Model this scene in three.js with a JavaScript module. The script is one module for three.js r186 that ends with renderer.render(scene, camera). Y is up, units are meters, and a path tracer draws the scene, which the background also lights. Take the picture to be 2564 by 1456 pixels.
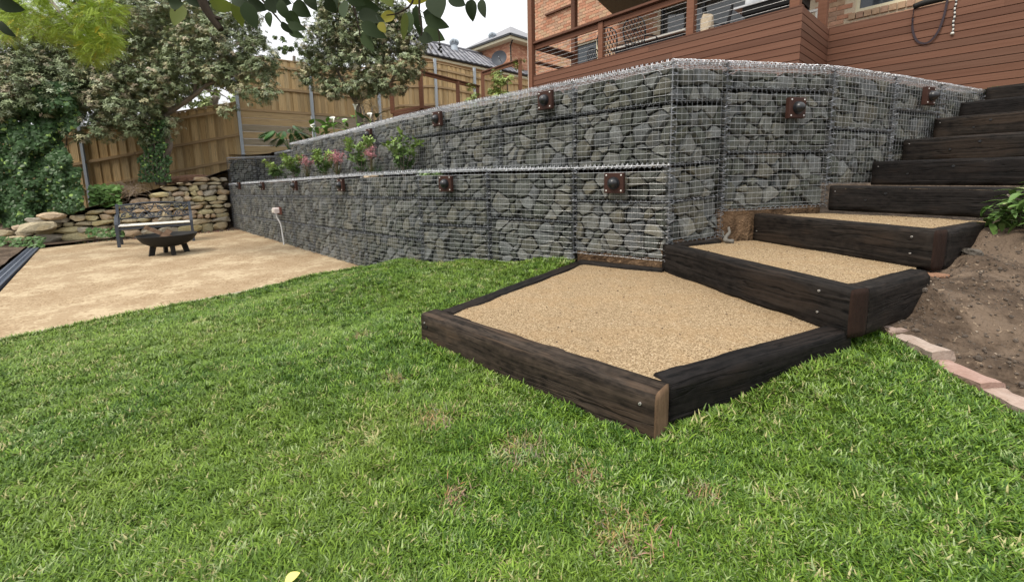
import * as THREE from 'three';
import { mergeGeometries } from 'three/addons/utils/BufferGeometryUtils.js';

// ---------------------------------------------------------------- camera, sky, sun, exposure
const scene = new THREE.Scene();
const CAM = { h: 1.25, f: 1054.5, cx: 1281, cy: 582.5, pitch: 7.70 * Math.PI / 180, roll: 1.206 * Math.PI / 180 };
const camera = new THREE.PerspectiveCamera(2 * Math.atan((1456 - CAM.cy) / CAM.f) * 180 / Math.PI, 2563 / (2 * (1456 - CAM.cy)), 0.05, 600);
camera.position.set(0, CAM.h, 0);
camera.rotation.order = 'YXZ';
camera.rotation.set(-CAM.pitch, 0, -CAM.roll);
camera.setViewOffset(2563, 2 * (1456 - CAM.cy), 0, 2 * (1456 - CAM.cy) - 1456, 2563, 1456);   // the lens is shifted: the picture was cropped
camera.updateProjectionMatrix();
const renderer = new THREE.WebGLRenderer({ antialias: true });
renderer.setSize(1024, 581);
renderer.toneMapping = THREE.LinearToneMapping;
renderer.toneMappingExposure = 1.88;
renderer.shadowMap.enabled = true;
{ // even bright overcast
  const w = 64, h = 32, data = new Float32Array(w * h * 4);
  for (let y = 0; y < h; y++) for (let x = 0; x < w; x++) {
    const el = ((y + 0.5) / h - 0.5) * Math.PI, s = Math.max(0, Math.sin(el)), i = (y * w + x) * 4;
    const L = el < 0 ? 0.3 : 0.44 + 0.86 * s;
    data[i] = L * 0.985; data[i + 1] = L; data[i + 2] = L * 1.02; data[i + 3] = 1;
  }
  const t = new THREE.DataTexture(data, w, h, THREE.RGBAFormat, THREE.FloatType);
  t.mapping = THREE.EquirectangularReflectionMapping; t.magFilter = t.minFilter = THREE.LinearFilter; t.needsUpdate = true;
  scene.background = t; scene.environment = t;
}
const sun = new THREE.DirectionalLight(0xfff4e4, 1.5);
sun.position.set(-9, 16, 2); sun.target.position.set(0, 0, -5);
sun.castShadow = true; sun.shadow.radius = 30; sun.shadow.mapSize.set(4096, 4096);
Object.assign(sun.shadow.camera, { left: -22, right: 22, top: 22, bottom: -22, near: 0.5, far: 80 });
scene.add(sun, sun.target);

// ---------------------------------------------------------------- helpers
function rng(seed) { let a = seed >>> 0; return () => { a = (a + 0x6d2b79f5) | 0; let t = Math.imul(a ^ (a >>> 15), 1 | a); t = (t + Math.imul(t ^ (t >>> 7), 61 | t)) ^ t; return ((t ^ (t >>> 14)) >>> 0) / 4294967296; }; }
const R = rng(20240607);
const rr = (a, b) => a + (b - a) * R();
const lerp = (a, b, t) => a + (b - a) * t, clamp = (x, a, b) => Math.min(b, Math.max(a, x)), smooth = (a, b, x) => { const t = clamp((x - a) / (b - a), 0, 1); return t * t * (3 - 2 * t); };
const PI = Math.PI;
const V = (x, y, d) => new THREE.Vector3(x, y, -d);              // d: metres ahead of the camera
// a picture position at a known distance -> a place in the world
function ray(u, v) {
  const { f, cx, cy, pitch: p, roll: r } = CAM, a = (u - cx) / f, b = (v - cy) / f, c = Math.cos(r), s = Math.sin(r);
  const X = [c, -s * Math.cos(p), -s * Math.sin(p)], Yd = [-s, -c * Math.cos(p), -c * Math.sin(p)], F = [0, -Math.sin(p), Math.cos(p)];
  return [0, 1, 2].map((i) => X[i] * a + Yd[i] * b + F[i]);
}
function pix(u, v, d) { const q = ray(u, v), t = d / q[2]; return V(q[0] * t, CAM.h + q[1] * t, d); }
function pixY(u, v, y) { const q = ray(u, v), t = (y - CAM.h) / q[1]; return V(q[0] * t, y, q[2] * t); }
const names = {};
function numbered(n) { const k = names[n] ?? 0; names[n] = k + 1; return k ? n + '_' + String(k).padStart(3, '0') : n; }
function tag(o, label, category, group, kind) { o.userData.label = label; if (category) o.userData.category = category; if (group) o.userData.group = group; if (kind) o.userData.kind = kind; return o; }
function thing(name, label, category, pos = new THREE.Vector3(), turn = 0, group) {
  const o = new THREE.Group(); o.name = numbered(name); o.position.copy(pos); o.rotation.y = turn; scene.add(o); return tag(o, label, category, group);
}
function part(name, geo, mat, parent) { const m = new THREE.Mesh(geo, mat); m.name = name; m.castShadow = m.receiveShadow = true; (parent || scene).add(m); return m; }
function solo(name, geo, mat, label, category, group) { return tag(part(numbered(name), geo, mat), label, category, group); }
function structure(name, geo, mat, label) { const m = part(numbered(name), geo, mat); m.userData.kind = 'structure'; if (label) m.userData.label = label; return m; }
function inst(name, geo, mat, mats, cols, parent) {
  const m = new THREE.InstancedMesh(geo, mat, mats.length); m.name = parent ? name : numbered(name);
  mats.forEach((x, i) => m.setMatrixAt(i, x)); if (cols) cols.forEach((c, i) => m.setColorAt(i, c));
  m.castShadow = m.receiveShadow = true; m.userData.kind = 'stuff'; (parent || scene).add(m); return m;
}
const M4 = (p, q, s) => new THREE.Matrix4().compose(p, q, typeof s === 'number' ? new THREE.Vector3(s, s, s) : s);
const E3 = (x, y, z, o = 'XYZ') => new THREE.Quaternion().setFromEuler(new THREE.Euler(x, y, z, o));
const C = (r, g, b) => new THREE.Color().setRGB(r, g, b);
// smooth value noise in space
const hash3 = (x, y, z) => { let n = Math.imul(x, 374761393) ^ Math.imul(y, 668265263) ^ Math.imul(z, 2147483647 ^ 91138233); n = Math.imul(n ^ (n >>> 13), 1274126177); return ((n ^ (n >>> 16)) >>> 0) / 4294967296; };
function noise3(x, y, z) {
  const i = Math.floor(x), j = Math.floor(y), k = Math.floor(z), s = (t) => t * t * (3 - 2 * t), a = s(x - i), b = s(y - j), c = s(z - k);
  let v = 0; for (let q = 0; q < 8; q++) { const X = q & 1, Y = (q >> 1) & 1, Z = q >> 2; v += hash3(i + X, j + Y, k + Z) * (X ? a : 1 - a) * (Y ? b : 1 - b) * (Z ? c : 1 - c); }
  return v;
}
const fbm3 = (x, y, z, o = 3) => { let v = 0, a = 0.5, t = 0; for (let i = 0; i < o; i++) { v += a * noise3(x, y, z); t += a; a *= 0.5; x *= 2.03; y *= 2.03; z *= 2.03; } return v / t; };

// ---------------------------------------------------------------- textures: grain and mottling, tileable
function lattice(px, py, seed) { const g = rng(seed), a = new Float32Array(px * py); for (let i = 0; i < a.length; i++) a[i] = g(); return (x, y) => { // x, y in 0..1
  const fx = x * px, fy = y * py, i = Math.floor(fx), j = Math.floor(fy), s = (t) => t * t * (3 - 2 * t), u = s(fx - i), v = s(fy - j), i0 = ((i % px) + px) % px, i1 = (i0 + 1) % px, j0 = ((j % py) + py) % py, j1 = (j0 + 1) % py;
  return lerp(lerp(a[j0 * px + i0], a[j0 * px + i1], u), lerp(a[j1 * px + i0], a[j1 * px + i1], u), v); }; }
function tileFbm(px, py, oct, seed) { const l = []; for (let i = 0; i < oct; i++) l.push(lattice(px << i, py << i, seed + i * 17)); return (x, y) => { let v = 0, a = 0.5, t = 0; for (const f of l) { v += a * f(x, y); t += a; a *= 0.55; } return v / t; }; }
function texPair(w, h, fn) { // fn(x, y) -> [r, g, b, height], linear colour
  const c = new Uint8Array(w * h * 4), b = new Uint8Array(w * h * 4), enc = (v) => { v = clamp(v, 0, 1); return Math.round(255 * (v <= 0.0031308 ? 12.92 * v : 1.055 * Math.pow(v, 1 / 2.4) - 0.055)); };
  for (let y = 0; y < h; y++) for (let x = 0; x < w; x++) { const q = fn((x + 0.5) / w, (y + 0.5) / h), i = (y * w + x) * 4; c[i] = enc(q[0]); c[i + 1] = enc(q[1]); c[i + 2] = enc(q[2]); c[i + 3] = 255; b[i] = b[i + 1] = b[i + 2] = clamp(Math.round(255 * q[3]), 0, 255); b[i + 3] = 255; }
  const mk = (d, srgb) => { const t = new THREE.DataTexture(d, w, h); t.wrapS = t.wrapT = THREE.RepeatWrapping; t.magFilter = THREE.LinearFilter; t.minFilter = THREE.LinearMipmapLinearFilter; t.generateMipmaps = true; if (srgb) t.colorSpace = THREE.SRGBColorSpace; t.needsUpdate = true; return t; };
  return [mk(c, true), mk(b, false)];
}
function mat([map, bump], size, bumpScale, o = {}) { // size: metres covered by one tile (x, y)
  const a = map.clone(), b = bump.clone(); for (const t of [a, b]) { t.repeat.set(1 / size[0], 1 / size[1]); t.needsUpdate = true; }
  return new THREE.MeshPhysicalMaterial({ map: a, bumpMap: b, bumpScale, roughness: 0.85, specularIntensity: 0.3, ...o });
}
const mix3 = (a, b, t) => [lerp(a[0], b[0], t), lerp(a[1], b[1], t), lerp(a[2], b[2], t)];
const T = {};
{
  const g1 = tileFbm(3, 26, 5, 11), g2 = tileFbm(3, 5, 4, 12), g3 = tileFbm(40, 20, 3, 13), crack = tileFbm(2, 18, 3, 14), k2 = tileFbm(3, 3, 4, 15);
  T.sleeper = texPair(1024, 512, (x, y) => { // old hardwood: black stain, brown weathering, long checks
    const wob = y + (g2(x, y) - 0.5) * 0.12, s = g1(x, wob), p = smooth(0.46, 0.62, k2(x, y)), c = crack(x, wob), ck = smooth(0.03, 0.0, Math.abs(c - 0.5)) * smooth(0.36, 0.5, g2(y, x));
    let q = mix3([0.010, 0.009, 0.0085], [0.085, 0.072, 0.062], clamp((s * 0.65 + g3(x, y) * 0.35 - 0.5) * 1.9 + 0.42, 0, 1)); q = mix3(q, [0.115, 0.080, 0.055], p * 0.38 * s * 1.6); q = mix3(q, [0.008, 0.007, 0.006], ck * 0.85);
    return [...q, clamp(0.45 + (s - 0.5) * 0.7 + (g3(x, y) - 0.5) * 0.25 - ck * 0.6, 0, 1)];
  });
  const pg = tileFbm(2, 30, 4, 31), pw = tileFbm(2, 4, 3, 32), pf = tileFbm(4, 100, 3, 33);
  T.pine = texPair(512, 512, (x, y) => { const w = y + (pw(x, y) - 0.5) * 0.12, s = pg(x, w), f = pf(x, w); const q = mix3([0.62, 0.52, 0.40], [1.0, 0.96, 0.86], clamp(s * 1.2 - 0.1 + (f - 0.5) * 0.5, 0, 1)); return [...mix3(q, [0.55, 0.52, 0.47], smooth(0.55, 0.75, pw(y, x)) * 0.5), 0.5 + (f - 0.5) * 0.8]; });
  T.merbau = texPair(512, 512, (x, y) => { const w = y + (pw(x, y) - 0.5) * 0.05, s = pg(x, w), f = pf(x * 1, w); return [...mix3([0.66, 0.60, 0.56], [1.0, 1.0, 1.0], clamp(s * 0.8 + (f - 0.5) * 0.6 + 0.1, 0, 1)), 0.5 + (f - 0.5) * 0.7]; });
  const r1 = tileFbm(6, 6, 5, 41), r2 = tileFbm(40, 40, 3, 42), r3 = tileFbm(3, 3, 3, 43);
  T.rock = texPair(512, 512, (x, y) => { const a = r1(x, y), b = r2(x, y); const q = mix3([0.62, 0.62, 0.60], [1.0, 1.0, 0.98], clamp(a * 0.9 + (b - 0.5) * 0.7, 0, 1)); return [...mix3(q, [0.86, 0.78, 0.62], smooth(0.56, 0.72, r3(x, y)) * 0.55), clamp(0.2 + a * 0.55 + (b - 0.5) * 0.5, 0, 1)]; });
  const sg = tileFbm(90, 90, 2, 51), sg2 = tileFbm(160, 160, 1, 52), sl = tileFbm(5, 5, 5, 53), sm = tileFbm(22, 22, 3, 54);
  T.gravel = texPair(1024, 1024, (x, y) => { // crushed sandstone: pale grains, a few dark crumbs
    const a = sg(x, y), b = sg2(x, y), l = sl(x, y), m = sm(x, y); let q = mix3([0.24, 0.170, 0.095], [0.66, 0.525, 0.345], clamp(-0.1 + a * 1.05 + (b - 0.5) * 1.1, 0, 1)); q = mix3(q, [0.42, 0.29, 0.155], smooth(0.5, 0.68, l) * 0.3); q = mix3(q, [0.22, 0.13, 0.06], smooth(0.70, 0.80, m * 0.55 + a * 0.45) * 0.8);
    return [...q, clamp(a * 0.6 + b * 0.4, 0, 1)];
  });
  T.patio = texPair(1024, 1024, (x, y) => { // the same, trodden: pale crust broken by raked darker patches
    const a = sg(x, y), b = sg2(x, y), l = sl(x, y), m = sm(x, y), l2 = sl(y, x + 0.37); let q = mix3([0.28, 0.195, 0.115], [0.60, 0.475, 0.32], clamp(0.05 + a * 0.8 + (b - 0.5) * 0.9, 0, 1)); q = mix3(q, [0.68, 0.57, 0.40], smooth(0.46, 0.56, l * 0.45 + m * 0.55) * 0.6); q = mix3(q, [0.32, 0.22, 0.13], smooth(0.50, 0.60, l2 * 0.4 + m * 0.45 + a * 0.15) * 0.6);
    return [...q, clamp(a * 0.5 + b * 0.3 + m * 0.2, 0, 1)];
  });
  T.soil = texPair(1024, 1024, (x, y) => { const a = sg(x, y), l = sl(x, y), m = sm(x, y); let q = mix3([0.034, 0.026, 0.020], [0.135, 0.105, 0.080], clamp(a * 0.5 + m * 0.8 - 0.15, 0, 1)); q = mix3(q, [0.175, 0.14, 0.11], smooth(0.50, 0.66, l) * 0.65); q = mix3(q, [0.30, 0.25, 0.19], smooth(0.72, 0.80, a * 0.7 + m * 0.3) * 0.8); return [...q, clamp(m * 0.7 + a * 0.3, 0, 1)]; });
  const bk = tileFbm(10, 3, 4, 61);
  T.bark = texPair(256, 512, (x, y) => { const a = bk(x, y), b = r2(x, y); return [...mix3([0.10, 0.085, 0.07], [0.30, 0.26, 0.22], clamp(a * 1.1 + (b - 0.5) * 0.5, 0, 1)), a]; });
  const bm = tileFbm(8, 8, 4, 71);
  T.brick = texPair(256, 256, (x, y) => { const a = bm(x, y), b = r2(x, y); return [...mix3([0.68, 0.60, 0.56], [1, 1, 1], clamp(a * 1.1 + (b - 0.5) * 0.6, 0, 1)), clamp(a * 0.6 + b * 0.4, 0, 1)]; });
  const cf = tileFbm(30, 30, 3, 81);
  T.fine = texPair(256, 256, (x, y) => { const a = cf(x, y); const v = 0.86 + (a - 0.5) * 0.4; return [v, v, v, a]; });
}
const tint = (m, r, g, b, o = {}) => { const n = m.clone(); n.color = C(r, g, b); Object.assign(n, o); return n; };
const mSleeper = mat(T.sleeper, [1.3, 0.42], 0.0045, { roughness: 0.7, specularIntensity: 0.25 });
const mSleepers = [[0.34, 0.33, 0.33], [0.29, 0.29, 0.305], [0.41, 0.385, 0.365], [0.22, 0.22, 0.24]].map((c) => tint(mSleeper, ...c));
const mSleeperBrown = tint(mSleeper, 0.82, 0.72, 0.62);
const mEnd = mat(T.bark, [0.25, 0.3], 0.004, { color: C(0.62, 0.45, 0.32) });
const mEndDark = mat(T.bark, [0.25, 0.3], 0.004, { color: C(0.10, 0.062, 0.052) });
const mPine = mat(T.pine, [0.9, 0.16], 0.001, { roughness: 0.8 });
const mPines = [[0.64, 0.50, 0.30], [0.53, 0.405, 0.235], [0.69, 0.55, 0.345], [0.47, 0.37, 0.23], [0.58, 0.475, 0.31]].map((c) => tint(mPine, ...c));
const mPineRail = tint(mPine, 0.46, 0.36, 0.24);
const mPineGrey = [[0.48, 0.41, 0.28], [0.52, 0.43, 0.28], [0.40, 0.37, 0.31], [0.56, 0.45, 0.29]].map((c) => tint(mPine, ...c));
const mMerbau = mat(T.merbau, [1.4, 0.3], 0.0006, { roughness: 0.55 });
const mMerbaus = [[0.172, 0.085, 0.056], [0.146, 0.072, 0.048], [0.194, 0.097, 0.064], [0.162, 0.085, 0.058]].map((c) => tint(mMerbau, ...c));
const mMerbauPost = tint(mMerbau, 0.21, 0.10, 0.062);
const mMerbauDark = mMerbaus[1];
const mRock = mat(T.rock, [0.45, 0.45], 0.010, { roughness: 0.9 });
const mRocks = [[0.122, 0.129, 0.119], [0.152, 0.158, 0.146], [0.088, 0.095, 0.088], [0.195, 0.199, 0.186], [0.130, 0.138, 0.142], [0.150, 0.148, 0.126], [0.178, 0.187, 0.186], [0.105, 0.113, 0.098]].map((c) => tint(mRock, ...c));
const mCore = mRocks[2];
const mSand = mat(T.rock, [0.6, 0.6], 0.02, { roughness: 0.92 });
const mSands = [[0.56, 0.47, 0.32], [0.50, 0.43, 0.30], [0.60, 0.47, 0.33], [0.46, 0.41, 0.27], [0.54, 0.42, 0.31], [0.43, 0.39, 0.32], [0.57, 0.50, 0.30]].map((c) => tint(mSand, ...c));
const mGravel = mat(T.gravel, [0.62, 0.62], 0.004, { roughness: 0.95, color: C(0.64, 0.605, 0.57) });
const mPatio = mat(T.patio, [1.7, 1.7], 0.006, { roughness: 0.95, color: C(0.72, 0.70, 0.665) });
const mSoil = mat(T.soil, [1.1, 1.1], 0.03, { roughness: 0.96, color: C(0.86, 0.79, 0.72) });
const mBark = mat(T.bark, [0.3, 0.8], 0.02, { roughness: 0.95 });
const mWire = new THREE.MeshStandardMaterial({ color: C(0.60, 0.61, 0.62), metalness: 0.9, roughness: 0.36 });
const mSpiral = new THREE.MeshStandardMaterial({ color: C(0.20, 0.21, 0.225), metalness: 0.8, roughness: 0.4 });
const mSpiralSkyLit = new THREE.MeshStandardMaterial({ color: C(0.55, 0.56, 0.58), metalness: 0.8, roughness: 0.4 });  // top-edge lacing: paler copy of the spiral wire, sky light put into its colour
const mGalv = new THREE.MeshStandardMaterial({ color: C(0.40, 0.45, 0.50), metalness: 0.35, roughness: 0.55 });
const mBlack = new THREE.MeshStandardMaterial({ color: C(0.012, 0.013, 0.015), roughness: 0.32 });
const mIron = mat(T.fine, [0.2, 0.2], 0.0006, { color: C(0.075, 0.083, 0.098), roughness: 0.5, metalness: 0.2 });
const mSteelDark = mat(T.fine, [0.15, 0.15], 0.0005, { color: C(0.028, 0.027, 0.026), roughness: 0.6, metalness: 0.2 });
const mScrew = new THREE.MeshStandardMaterial({ color: C(0.62, 0.60, 0.57), metalness: 0.6, roughness: 0.35 });
const mCable = new THREE.MeshStandardMaterial({ color: C(0.62, 0.62, 0.60), metalness: 0.7, roughness: 0.3 });
const mWhite = mat(T.fine, [0.3, 0.3], 0.0004, { color: C(0.74, 0.72, 0.66), roughness: 0.6 });
const mCream = new THREE.MeshStandardMaterial({ color: C(0.66, 0.60, 0.42), roughness: 0.5 });
const mGlass = new THREE.MeshPhysicalMaterial({ color: C(0.9, 0.93, 0.95), roughness: 0.04, transmission: 1, thickness: 0 });
const mDarkRoom = new THREE.MeshStandardMaterial({ color: C(0.34, 0.31, 0.27), roughness: 0.8 });
const mBrick = mat(T.brick, [0.3, 0.3], 0.004, { roughness: 0.9 });
const mBricks = [[0.56, 0.30, 0.195], [0.62, 0.37, 0.25], [0.48, 0.245, 0.16], [0.54, 0.38, 0.25], [0.48, 0.32, 0.225]].map((c) => tint(mBrick, ...c));
const mMortar = mat(T.fine, [0.2, 0.2], 0.003, { color: C(0.70, 0.58, 0.42), roughness: 0.95 });
const mTile = mat(T.fine, [0.4, 0.4], 0.003, { color: C(0.20, 0.205, 0.22), roughness: 0.6 });
const mTiles = [tint(mTile, 0.19, 0.19, 0.21), tint(mTile, 0.25, 0.25, 0.265), tint(mTile, 0.15, 0.15, 0.17)];
const mConcrete = mat(T.rock, [0.5, 0.5], 0.004, { color: C(0.40, 0.35, 0.29) });
const leafMat = (o = {}) => new THREE.MeshPhysicalMaterial({ color: C(1, 1, 1), roughness: 0.46, specularIntensity: 0.45, side: THREE.DoubleSide, ...o });

// ---------------------------------------------------------------- shapes
function box(w, h, d, x = 0, y = 0, z = 0) { // centred box, uv in metres along its longest side
  const g = new THREE.BoxGeometry(w, h, d), p = g.attributes.position, n = g.attributes.normal, uv = g.attributes.uv, ou = R() * 3, ov = R() * 3, L = [w, h, d], a = L.indexOf(Math.max(...L));
  for (let i = 0; i < p.count; i++) {
    const q = [p.getX(i), p.getY(i), p.getZ(i)], k = [n.getX(i), n.getY(i), n.getZ(i)].findIndex((t) => Math.abs(t) > 0.5), rest = [0, 1, 2].filter((t) => t !== k);
    const iu = rest.includes(a) ? a : rest[0], iv = rest.find((t) => t !== iu); uv.setXY(i, q[iu] + ou, q[iv] + ov + k * 0.13);
  }
  return g.translate(x, y, z);
}
function planks(w, h, d, bev = 0.004) { // a board with eased long edges along x, centred
  const s = new THREE.Shape(), a = h / 2, b = d / 2; s.moveTo(-b + bev, -a); s.lineTo(b - bev, -a); s.lineTo(b, -a + bev); s.lineTo(b, a - bev); s.lineTo(b - bev, a); s.lineTo(-b + bev, a); s.lineTo(-b, a - bev); s.lineTo(-b, -a + bev); s.closePath();
  const g = new THREE.ExtrudeGeometry(s, { depth: w, bevelEnabled: false }); g.rotateY(PI / 2); g.translate(-w / 2, 0, 0);
  return metreUV(g);
}
function metreUV(g, ou = R() * 3, ov = R() * 3) { // dominant-axis projection, u along x where it can be
  if (g.index) g = g.toNonIndexed(); if (!g.attributes.uv) g.setAttribute('uv', new THREE.BufferAttribute(new Float32Array(g.attributes.position.count * 2), 2));
  g.computeVertexNormals(); const p = g.attributes.position, n = g.attributes.normal, uv = g.attributes.uv;
  for (let i = 0; i < p.count; i += 3) {
    const nx = Math.abs(n.getX(i)), ny = Math.abs(n.getY(i)), nz = Math.abs(n.getZ(i));
    for (let k = i; k < i + 3; k++) { const x = p.getX(k), y = p.getY(k), z = p.getZ(k); if (nx > ny && nx > nz) uv.setXY(k, z + ou, y + ov); else if (ny > nz) uv.setXY(k, x + ou, z + ov); else uv.setXY(k, x + ou, y + ov); }
  }
  return g;
}
function tube(pts, r, sides = 5, closed = false) { // plain tube through points (r may be a function of 0..1)
  const pos = [], idx = [], uv = [], n = pts.length, t = new THREE.Vector3(), a = new THREE.Vector3(), b = new THREE.Vector3(), up = new THREE.Vector3();
  let len = 0;
  for (let i = 0; i < n; i++) {
    t.subVectors(pts[Math.min(n - 1, i + 1)], pts[Math.max(0, i - 1)]).normalize(); if (i === 0) up.set(Math.abs(t.y) < 0.9 ? 0 : 1, Math.abs(t.y) < 0.9 ? 1 : 0, 0); else len += pts[i].distanceTo(pts[i - 1]);
    a.crossVectors(up, t).normalize(); b.crossVectors(t, a).normalize(); up.copy(b);
    const rad = typeof r === 'function' ? r(i / (n - 1)) : r;
    for (let k = 0; k <= sides; k++) { const th = k / sides * 2 * PI, c = Math.cos(th) * rad, s = Math.sin(th) * rad; pos.push(pts[i].x + a.x * c + b.x * s, pts[i].y + a.y * c + b.y * s, pts[i].z + a.z * c + b.z * s); uv.push(k / sides * 2 * PI * rad, len); }
  }
  const m = sides + 1;
  for (let i = 0; i < n - 1; i++) for (let k = 0; k < sides; k++) { const q = i * m + k; idx.push(q, q + 1, q + m, q + 1, q + m + 1, q + m); }
  if (!closed) for (const [e, f] of [[0, 1], [(n - 1) * m, 0]]) for (let k = 1; k < sides - 1; k++) f ? idx.push(e, e + k + 1, e + k) : idx.push(e, e + k, e + k + 1);
  const g = new THREE.BufferGeometry(); g.setAttribute('position', new THREE.Float32BufferAttribute(pos, 3)); g.setAttribute('uv', new THREE.Float32BufferAttribute(uv, 2)); g.setIndex(idx); g.computeVertexNormals(); return g;
}
const v3 = (x, y, z) => new THREE.Vector3(x, y, z);
const curve = (pts, n) => new THREE.CatmullRomCurve3(pts).getPoints(n);
function helix(p, q, r, pitch, seg = 8, wire = 0.0022) {
  const ax = q.clone().sub(p), len = ax.length(), n = Math.max(8, Math.round(len / pitch * seg)); ax.normalize();
  const a = v3(0, 0, 1), b = new THREE.Vector3().crossVectors(ax, a), pts = [];
  for (let i = 0; i <= n; i++) { const t = i / n, th = t * len / pitch * 2 * PI, rad = r * (1 + 0.12 * Math.sin(i * 1.7)); pts.push(p.clone().addScaledVector(ax, t * len).addScaledVector(a, Math.cos(th) * rad).addScaledVector(b, Math.sin(th) * rad)); }
  return tube(pts, wire, 3);
}
// a polygon sheet over (x, d) with height function, cut in a grid so that it can undulate
const inside = (poly, x, d) => { let c = false; for (let i = 0, j = poly.length - 1; i < poly.length; j = i++) { const [a, b] = poly[i], [e, f] = poly[j]; if ((b > d) !== (f > d) && x < (e - a) * (d - b) / (f - b) + a) c = !c; } return c; };
function clipCell(poly, x0, x1, d0, d1) { // polygon clipped to a cell (Sutherland-Hodgman)
  let p = poly; const cut = (f, at) => { const o = []; for (let i = 0; i < p.length; i++) { const a = p[i], b = p[(i + 1) % p.length], fa = f(a), fb = f(b); if (fa >= 0) o.push(a); if (fa * fb < 0) { const t = fa / (fa - fb); o.push([lerp(a[0], b[0], t), lerp(a[1], b[1], t)]); } } p = o; };
  cut((q) => q[0] - x0); cut((q) => x1 - q[0]); cut((q) => q[1] - d0); cut((q) => d1 - q[1]); return p;
}
function sheet(poly, step, height) { // convex-ish pieces: triangulate the polygon first, then clip each triangle by the grid
  const tri = THREE.ShapeUtils.triangulateShape(poly.map(([a, b]) => new THREE.Vector2(a, b)), []), pos = [], uv = [];
  for (const t of tri) {
    const P = t.map((i) => poly[i]); const xs = P.map((q) => q[0]), ds = P.map((q) => q[1]);
    const i0 = Math.floor(Math.min(...xs) / step), i1 = Math.ceil(Math.max(...xs) / step), j0 = Math.floor(Math.min(...ds) / step), j1 = Math.ceil(Math.max(...ds) / step);
    for (let i = i0; i < i1; i++) for (let j = j0; j < j1; j++) { const c = clipCell(P, i * step, (i + 1) * step, j * step, (j + 1) * step); for (let k = 1; k + 1 < c.length; k++) { let T3 = [c[0], c[k], c[k + 1]]; const ar = (T3[1][0] - T3[0][0]) * (T3[2][1] - T3[0][1]) - (T3[2][0] - T3[0][0]) * (T3[1][1] - T3[0][1]); if (Math.abs(ar) < 1e-9) continue; if (ar < 0) T3 = [T3[0], T3[2], T3[1]]; for (const [x, d] of T3) { pos.push(x, height(x, d), -d); uv.push(x, d); } } }
  }
  const g = new THREE.BufferGeometry(); g.setAttribute('position', new THREE.Float32BufferAttribute(pos, 3)); g.setAttribute('uv', new THREE.Float32BufferAttribute(uv, 2));
  const nrm = new Float32Array(pos.length), e = 0.02, n = new THREE.Vector3();
  for (let i = 0; i < pos.length; i += 3) { const x = pos[i], d = -pos[i + 2]; n.set(-(height(x + e, d) - height(x - e, d)) / (2 * e), 1, (height(x, d + e) - height(x, d - e)) / (2 * e)).normalize(); nrm[i] = n.x; nrm[i + 1] = n.y; nrm[i + 2] = n.z; }
  g.setAttribute('normal', new THREE.BufferAttribute(nrm, 3)); return g;
}
const idw = (pts, pow = 3) => (x, d) => { let s = 0, w = 0; for (const [a, b, y] of pts) { const q = 1 / Math.pow(0.02 + (a - x) ** 2 + (b - d) ** 2, pow / 2); s += q * y; w += q; } return s / w; };
const turnOf = (P, Q) => Math.atan2(Q[1] - P[1], Q[0] - P[0]);   // turn that lays local x along P -> Q, local z towards the viewer's side
const dist2 = (P, Q) => Math.hypot(Q[0] - P[0], Q[1] - P[1]);
const along = (P, Q, t) => [lerp(P[0], Q[0], t), lerp(P[1], Q[1], t)];
// an irregular rock: jittered, flattened polyhedron
function rock(w, h, d, seed, rough = 0.22, detail = 1) {
  const g = new THREE.IcosahedronGeometry(0.5, detail + 1), p = g.attributes.position, o = seed * 7.31, q = rng(seed * 977 + 13), planes = [];
  for (let k = 0; k < 11; k++) { const n = v3(q() * 2 - 1, q() * 2 - 1, q() * 2 - 1).normalize(); planes.push([n, 0.34 + 0.13 * q()]); }
  for (const [n, f] of [[v3(0, 1, 0), 0.40], [v3(0, -1, 0), 0.40], [v3(0, 0, 1), 0.38], [v3(0.3, 0, 1).normalize(), 0.42]]) planes.push([n, f]);
  const c = new THREE.Vector3(); for (let i = 0; i < p.count; i++) {
    c.set(p.getX(i), p.getY(i), p.getZ(i)); const sg = (t) => Math.sign(t) * Math.pow(Math.abs(t) * 2, 0.6) / 2; c.set(sg(c.x), sg(c.y), sg(c.z)).multiplyScalar(1 + rough * 1.2 * (fbm3(c.x * 2 + o, c.y * 2, c.z * 2 + o, 2) - 0.5));
    for (const [n, f] of planes) { const e = c.dot(n) - f; if (e > 0) c.addScaledVector(n, -e * 0.93); }
    const k = 1 + 0.10 * (noise3(c.x * 9 + o, c.y * 9, c.z * 9) - 0.5); p.setXYZ(i, c.x * w * 1.12 * k, c.y * h * 1.12 * k, c.z * d * 1.12 * k);
  }
  return metreUV(g);
}

// ---------------------------------------------------------------- plan of the garden: (x, metres ahead), heights in metres above the gravel patio
const pA = [-7.5, 11.3], pB = [-2.05, 5.8], pC = [-1.07, 4.9], pD = [-0.25, 4.43], pE = [0.58, 3.935], pF = [1.286, 3.44], pG = [1.82, 3.645], pH = [2.9, 3.896], pI = [3.735, 4.21], pJ = [4.57, 4.6], pK = [5.5, 5.03];
const upper = [[-5.2, 10.15], [-4.3, 9.2], [-3.5, 8.35], [-2.8, 7.6], [-2.15, 6.82], [-1.5, 6.08], [-0.84, 5.41], [-0.12, 4.76], [0.60, 4.08], pF];
const Y1 = 1.31, Y2 = 2.11;
const rise = [0, 0.45, 0.663, 0.876, 1.10, 1.315, 1.529, 1.75, 1.937, 2.134];
const S1L = [-0.557, 2.425], S1R = [0.512, 1.438], S2L = [1.25, 3.46], S2R = [1.655, 1.997], S3L = [2.14, 3.70], S3R = [2.511, 2.469];
const stepDir = [Math.cos(-58 * PI / 180), Math.sin(-58 * PI / 180)];
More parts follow.
